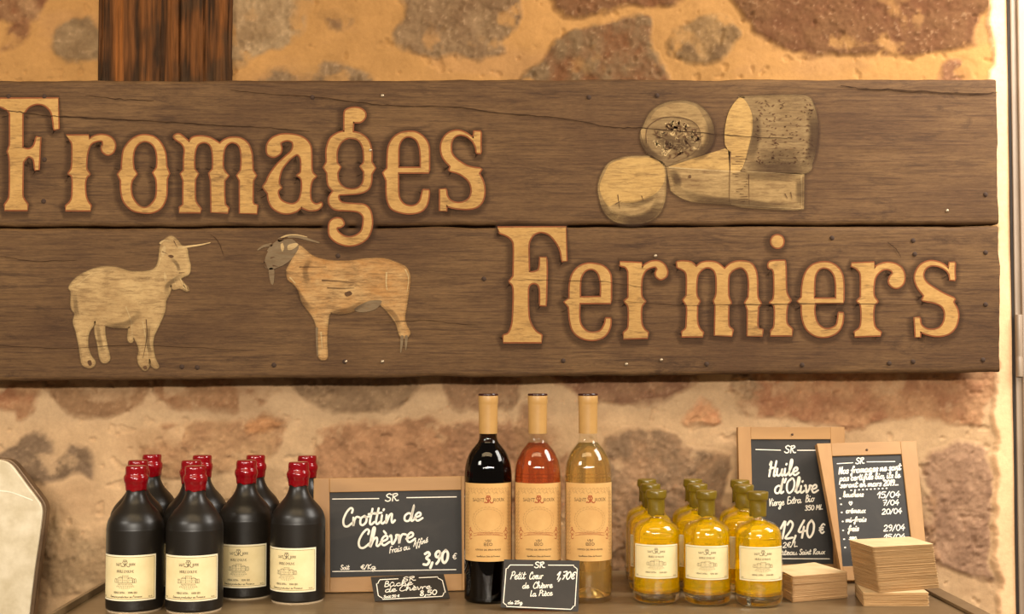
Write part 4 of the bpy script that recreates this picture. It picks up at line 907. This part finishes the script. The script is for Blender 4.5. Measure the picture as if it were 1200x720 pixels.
def board(name, pl, outer, inner, label, cat, texts, lines, dots=(), th=.014, hanger=None, wt=1.0):
    O = pl(outer); I = pl(inner)
    zc = .0006+th*max(0, pl.n[2])
    for a_, b_ in ((0, 3), (1, 2)): O[b_] = lerp(O[b_], O[a_], (zc-O[b_][2])/(O[a_][2]-O[b_][2]))
    base = (O[2]+O[3])/2
    root = empty(name, tuple(base), label, cat); base = np.array(root.location); n = pl.n
    fl = (I[0]-O[0])@(O[1]-O[0])/((O[1]-O[0])@(O[1]-O[0])); fr = (I[1]-O[0])@(O[1]-O[0])/((O[1]-O[0])@(O[1]-O[0]))
    gl_ = (I[3]-O[3])@(O[2]-O[3])/((O[2]-O[3])@(O[2]-O[3])); gr = (I[2]-O[3])@(O[2]-O[3])/((O[2]-O[3])@(O[2]-O[3]))
    at, bt = lerp(O[0], O[1], fl), lerp(O[0], O[1], fr); ab, bb = lerp(O[3], O[2], gl_), lerp(O[3], O[2], gr)
    MB().prism([O[0], at, ab, O[3]], n, th).build('frame_stile', M_BEECH, root, base, bevel=.0008)
    MB().prism([bt, O[1], O[2], bb], n, th).build('frame_stile', M_BEECH, root, base, bevel=.0008)
    MB().prism([at, bt, lerp(bt, bb, np.linalg.norm(I[1]-bt)/np.linalg.norm(bb-bt)), lerp(at, ab, np.linalg.norm(I[0]-at)/np.linalg.norm(ab-at))], n, th-.001).build('frame_rail', M_BEECH_H, root, base, bevel=.0008)
    MB().prism([lerp(ab, at, np.linalg.norm(I[3]-ab)/np.linalg.norm(ab-at)), lerp(bb, bt, np.linalg.norm(I[2]-bb)/np.linalg.norm(bb-bt)), bb, ab], n, th-.001).build('frame_rail', M_BEECH_H, root, base, bevel=.0008)
    e = .002
    S = [q-n*.003 for q in I]
    sl = MB().prism(S, n, .006).build('slate', M_SLATE, root, base)
    writing(sl, pl, base, texts, lines, dots, -.003+.0004, wt)
    if hanger:
        c = pl([hanger], .0005)[0]; mb = MB()
        rt = Vector((0, 0, 1)).rotation_difference(Vector(n)).to_matrix()
        mb.lathe([(.0022, -.001), (.0020, .001), (.0008, .0018), (0, .002)], 12); mb.v = [tuple(rt @ Vector(q)+Vector(c)) for q in mb.v]; mb.build('hanging_screw', M_SCREW, root, base, smooth=True)
    return root
def writing(parent, pl, base, texts, lines, dots, off, wt=1.0):
    mp = lambda V: pl(V, off)-base
    for t, x0, y0, x1, y1, xh, wd, sl in texts:
        mb = MB()
        for l in hand(t, x0, y0, x1, y1, xh, sl): flat(mb, ribbon(l, wd*wt), mp)
        mb.build('chalk_writing', M_CHALK, parent)
    if lines:
        mb = MB()
        for pts, wd in lines: flat(mb, ribbon(np.array(pts, float), wd), mp)
        mb.build('chalk_line', M_CHALK, parent)
    if dots:
        mb = MB()
        for x, y in dots: flat(mb, ribbon(np.array([(x-.3, y), (x+.3, y)]), 1.7), mp)
        mb.build('chalk_bullets', M_CHALK, parent)
pl = Plane(383, 2.162, 545, 2.176, .182, 2.184)
board('chalkboard', pl, [(367.5,561), (562,558), (564,690.5), (366.5,696)], [(386,577.5), (540.5,574.5), (541.8,673), (387,677.5)],
  'beech-framed landscape chalkboard priced 3,90, between the black bottles and the red wine', 'chalkboard',
  [('SR', 451, 588, 466.5, 587, 4.4, 1.3, .1), ('Crottin', 400.5, 617.8, 462, 612.8, 10.8, 2.5, .12), ('de', 472, 611.3, 493.8, 610.3, 9.3, 2.4, .12), ('Chèvre', 418.5, 643.3, 485, 635, 10.8, 2.5, .12),
   ('Frais ou', 456, 648.8, 480, 644, 3.9, .95, .1), ('Affiné', 484.5, 641, 501, 636, 3.9, .85, .15), ('3,90', 495.5, 663, 525, 659.5, 7.8, 3.0, .1), ('€', 530, 656.5, 535, 655.5, 3.9, .9, .1), ('Soit', 399, 668, 409, 667.7, 2.7, 1.0, .1), ('€/Kg', 422.5, 667.6, 440, 667, 2.8, 1.0, .1)],
  [([(389.7,585.2), (443.8,584.6)], 1.1), ([(476.7,583.6), (534.7,582.6)], 1.1), ([(389.7,670.2), (534.3,667.9)], 1.0)])
pl = Plane(880, 2.322, 990, 2.325, .23, 2.352)
board('chalkboard', pl, [(864.6,500.6), (989.7,500.6), (993.5,674.5), (868.5,675.5)], [(880.2,515.2), (973.8,515.2), (977,661.5), (883.5,662)],
  'taller beech-framed chalkboard priced 12,40, leaning on the wall behind the golden bottles', 'chalkboard',
  [('SR', 919, 531, 932, 531, 4.3, 1.3, .1), ('Huile', 899.5, 558.5, 935, 557, 8.9, 2.3, .12), ("d'Olive", 906.5, 578.5, 957.6, 577.5, 8.9, 2.2, .12), ('Vierge', 901.5, 593.3, 918.6, 592.3, 4.3, 1.05, .1), ('Extra', 922, 590.8, 938.6, 589.7, 4.3, 1.0, .1), ('Bio', 943.5, 589, 954, 588, 4.3, 1.0, .1),
   ('350 ML', 943, 598.6, 964, 597.3, 3.0, 1.0, .1), ('12,40', 913.5, 631.5, 953.5, 630, 10.6, 2.5, .12), ('€', 959.5, 626.5, 966, 625.5, 6.4, 2.0, .1), ('2€/L', 917, 642.3, 934.5, 641, 3.2, .95, .1), ('Château', 905, 651, 934, 650.4, 3.2, 1.0, .15), ('Saint', 936.5, 650.4, 950, 650, 3.2, 1.0, .15), ('Roux', 952.5, 650, 966.5, 649.6, 3.2, 1.0, .15)],
  [([(885.7,527.1), (914.7,527.9)], 1.0), ([(934.5,528), (970,528)], 1.0), ([(888,655), (972,655.3)], 1.0)], hanger=(928.5, 509.5))
pl = Plane(986, 2.232, 1086, 2.240, .235, 2.334)
board('chalkboard', pl, [(957.2,520), (1073.8,516.8), (1089,682), (988,683.5)], [(976.2,534.8), (1057.7,532.4), (1070.6,662.5), (986.9,664)],
  'small beech-framed chalkboard with a dated cheese list, tilted in front of the taller one', 'chalkboard',
  [('SR', 1002.5, 544, 1012.5, 543.4, 3.5, 1.2, .1), ('Nos fromages ne sont', 982.9, 555.8, 1055.3, 550.8, 4.1, 1.55, .1), ('pas certifiés bio, ils le', 983.8, 564.2, 1054.6, 560, 3.7, 1.4, .1), ('seront en mars 2019...', 984.5, 572, 1053, 568.8, 3.5, 1.4, .1),
   ('bouchons', 988, 582.8, 1011.7, 582.2, 3.2, 1.3, .1), ('15/04', 1028, 584, 1055, 583, 3.7, 1.2, .1), ('♡', 994.7, 592.5, 999.4, 592.4, 4.4, 1.2, 0), ('7/04', 1034, 592.6, 1053.7, 592, 3.2, 1.1, .1), ('crémeux', 991, 601.7, 1014, 601.2, 3.2, 1.3, .1), ('20/04', 1033, 603, 1057, 602, 3.2, 1.1, .1),
   ('mi-frais', 991, 612.2, 1015, 611.5, 3.0, 1.3, .1), ('frais', 993.5, 623, 1006, 622.4, 3.4, 1.4, .1), ('29/04', 1035, 622.8, 1060.5, 621.8, 3.7, 1.1, .1), ('sec', 995, 632.9, 1003.4, 632.6, 3.0, 1.3, .1), ('15/04', 1036, 632.8, 1061, 632, 3.2, 1.1, .1)],
  [([(981,543.7), (999.4,542.6)], 1.0), ([(1016,541.6), (1048.7,541.2)], 1.0)],
  dots=[(984.5,584.4), (985.7,591.4), (986.4,600.9), (987.6,611.5), (988,622), (989.2,632.3), (990.4,642)]+[(997.5+k*4.6, 574.9-k*.26) for k in range(10)], hanger=(1015.8, 527.5))

def tag_card(name, pl, quad, label, texts, lines):
    Q = pl(quad); base = (Q[2]+Q[3])/2
    root = empty(name, tuple(base), label, 'price tag'); b = np.array(root.location)
    body = MB().prism(list(Q), pl.n, .0016).build('tag_card', M_BLACKTAG, root, b)
    writing(body, pl, b, texts, lines, (), .0004)
def notch(tl, tr, br, bl, r, gap0, gap1):
    """inset border with stepped corners, open at the top centre"""
    tl, tr, br, bl = (np.array(q, float) for q in (tl, tr, br, bl))
    def corner(c, a, b):   # from the side towards a to the side towards b
        ua = (a-c)/np.linalg.norm(a-c)*r; ub = (b-c)/np.linalg.norm(b-c)*r
        return [c+ua, c+ua*.9+ub*.45, c+ua*.45+ub*.55+ub*.1, c+ub*.95+ua*.15, c+ub]
    pts = [lerp(tl, tr, gap1)]+[tr+(tl-tr)/np.linalg.norm(tl-tr)*r]+corner(tr, tl, br)[1:]+corner(br, tr, bl)+corner(bl, br, tl)+corner(tl, bl, tr)+[lerp(tl, tr, gap0)]
    return pts
pl = Plane(440, 2.072, 526, 2.090, .045, 2.118)
tag_card('price_tag', pl, [(434.5,676.6), (520,673), (527.3,701.5), (439.3,705)], 'small black price tag marked 8,50 leaning on the landscape chalkboard',
  [('SR', 471.4, 681.8, 486.5, 680.5, 2.5, .9, .1), ('Bûche', 449.5, 688.3, 483, 685.6, 3.3, .85, .15), ('de Chèvre', 450.5, 694.6, 504.5, 690.3, 3.3, .85, .15), ('8,50', 491.5, 698.6, 512, 697, 3.0, 1.2, .1), ('Soit 50 €', 449.5, 701.2, 468, 700, 1.5, .7, .1)],
  [(notch((440.5,680.0), (517.3,676.2), (523.0,699.0), (444.0,703.0), 4.5, .34, .66), .9)])
pl = Plane(587, 2.004, 678, 2.000, .072, 2.040)
tag_card('price_tag', pl, [(590.7,656), (679.2,657.3), (677.8,717.1), (586.8,712.3)], 'larger black price tag marked 1,70 leaning on the rosé and white wine bottles',
  [('SR', 626, 665.8, 638, 665.6, 3.4, 1.1, .1), ('Petit', 598, 679.4, 615, 678.8, 4.6, .95, .2), ('Coeur', 620, 679.2, 636, 678.6, 4.2, .95, .15), ('de', 611.8, 690, 619.5, 689.8, 3.4, .95, .15), ('Chèvre', 624.5, 690, 647, 689.2, 3.8, .95, .15), ('La', 621, 699.4, 628, 699.2, 3.6, .9, .15), ('Pièce', 631.5, 699, 647, 698.2, 3.6, .9, .15), ('1,70€', 651.5, 679.3, 673, 679.3, 4.7, 1.3, .35), ('de 25g', 594.8, 708.3, 612, 708, 1.9, .75, .1)],
  [(notch((593.5,662.5), (676.7,662.8), (673.5,714.7), (589.5,711), 4.2, .37, .59), .9)])

# ================================================================== PAPER STACKS
M_KRAFT = noisy('kraft_paper', (180,144,100), (160,124,82), 60, (.4, .4, 6), rough=.85, spec=.1); M_KRAFT2 = noisy('kraft_paper_brown', (178,142,100), (158,122,82), 60, (.4, .4, 6), rough=.85, spec=.1)  # pile sides, with the shade between the sheets put into the colour
M_KRAFT_LIT = noisy('kraft_paper_lit_top', (222,194,150), (208,180,136), 30, rough=.85, spec=.1)  # lighter copy of the paper for top faces, strong light painted in
def stack(name, bot, top, z0, z1, n, matl, label, seed):
    r = random.Random(seed); bot = np.array(bot, float); top = np.array(top, float)
    c = bot.mean(0); root = None; mb = MB(); t = (z1-z0)/n
    for k in range(n):
        f = k/(n-1); q = bot*(1-f)+top*f
        j = np.array([[r.gauss(0, .00035), r.gauss(0, .00035)] for _ in range(4)])+np.array([r.gauss(0, .0003), r.gauss(0, .0003)])
        q = q+j-c; cen = q.mean(0)
        P = []
        for i in range(4):        # slightly rounded folded corners
            a, b, d = q[i-1], q[i], q[(i+1) % 4]; ua = (a-b)/np.linalg.norm(a-b); ub = (d-b)/np.linalg.norm(d-b)
            P += [b+ua*.0035, b+(ua+ub)*.0009, b+ub*.0035]
        za, zb_ = z0+k*t, z0+(k+1)*t*.999
        m_ = len(P)
        v = [(x, y, za) for x, y in P]+[(x, y, za+t*.5) for x, y in [p+(p-cen)*.004 for p in np.array(P)]]+[(x, y, zb_) for x, y in P]
        fcs = [tuple(range(m_-1, -1, -1)), tuple(range(2*m_, 3*m_))]
        for s in range(2): fcs += [(s*m_+i, s*m_+(i+1) % m_, (s+1)*m_+(i+1) % m_, (s+1)*m_+i) for i in range(m_)]
        mb.add([(x, y, z) for x, y, z in v], fcs)
    o = mb.build(name, matl); o.data.materials.append(M_KRAFT_LIT); nf = 2+2*12
    for q in range(n): o.data.polygons[q*nf+1].material_index = 1
    o.location = (c[0], c[1], 0); tag(o, label, 'paper stack'); return o
dY = lambda L: [(x, d-CAM_D) for x, d in L]
q = dY([(.485, 2.064), (.583, 2.103), (.556, 2.205), (.477, 2.16)])
stack('paper_napkin_stack', q, q, .0003, .0415, 58, M_KRAFT2, 'low pile of brown paper napkins beside the right-hand golden bottle', 3)
q = dY([(.587, 2.033), (.689, 2.031), (.697, 2.125), (.602, 2.131)])
stack('paper_napkin_stack', q, q, .0003, .0208, 28, M_KRAFT, 'thin bottom pile of kraft napkins carrying the tall pile', 5)
stack('paper_napkin_stack', dY([(.612, 2.030), (.7205, 2.072), (.706, 2.160), (.598, 2.118)]), dY([(.599, 2.020), (.704, 2.0526), (.694, 2.14), (.5857, 2.105)]), .0212, .0927, 96, M_KRAFT, 'tall leaning pile of kraft napkins stacked on a thinner pile', 9)

# ================================================================== CREAM PANEL ON THE LEFT
def left_panel():
    y = -.10
    pts = "-40,538! -10,539 4,540 13,545 22,556 33,571 43,584 48,592 49.5,601 47.5,620 44,645 41,665 38,690 34.5,720 28,775!"
    P = outline(pts, n=4)
    P = P
    W = on_y(P, y); zb = FLOOR
    W = [tuple(q) for q in W]
    lo = W[-1] if W[-1][2] < 0 else min(W, key=lambda q: q[2])
    # lowest point continues down to the floor
    il = min(range(len(W)), key=lambda i: W[i][2]); lowp = W[il]
    xl = min(q[0] for q in W)
    ring = W[:il+1]+[(lowp[0]-.05, y, zb), (xl-.05, y, zb), (xl-.12, y, W[0][2])]
    base = (np.mean([q[0] for q in ring]), y, zb)
    root = empty('standing_panel', base, 'cream glossy panel with chamfered corner and dark rim, cut off at the left edge', 'panel'); b = np.array(root.location)
    m_f = noisy('cream_enamel', (224,210,182), (198,182,150), 26, rough=.30, bmp=.05); m_r = noisy('dark_metal_rim', (92,70,50), (120,96,70), 20, rough=.4, metal=.5)
    MB().prism(ring, (0, -1, 0), .012).build('panel_face', m_f, root, b, bevel=.002, fix=True)
    face = root.children[0]; mb = MB(); V, F = ribbon(catmull(np.array([(-38, 572), (0, 575.5), (12, 577), (24, 581), (38, 586.5)]), False, 5), 1.3); mb.add(on_y(V, y-.0006)-b, F)
    mb.build('panel_seam', noisy('seam_highlight', (244,236,214), (232,222,196), 40, rough=.3), face)  # fold line in a pale colour, its glossy highlight painted in
    c = np.array(ring); cen = c.mean(0)
    rim = [tuple(q+np.array([.006 if q[0] > xl-.01 else 0, .004, .002 if q[2] > 0 else 0])) for q in c]
    MB().prism(rim, (0, -1, 0), .02).build('panel_rim', m_r, root, b, bevel=.002, fix=True)
left_panel()
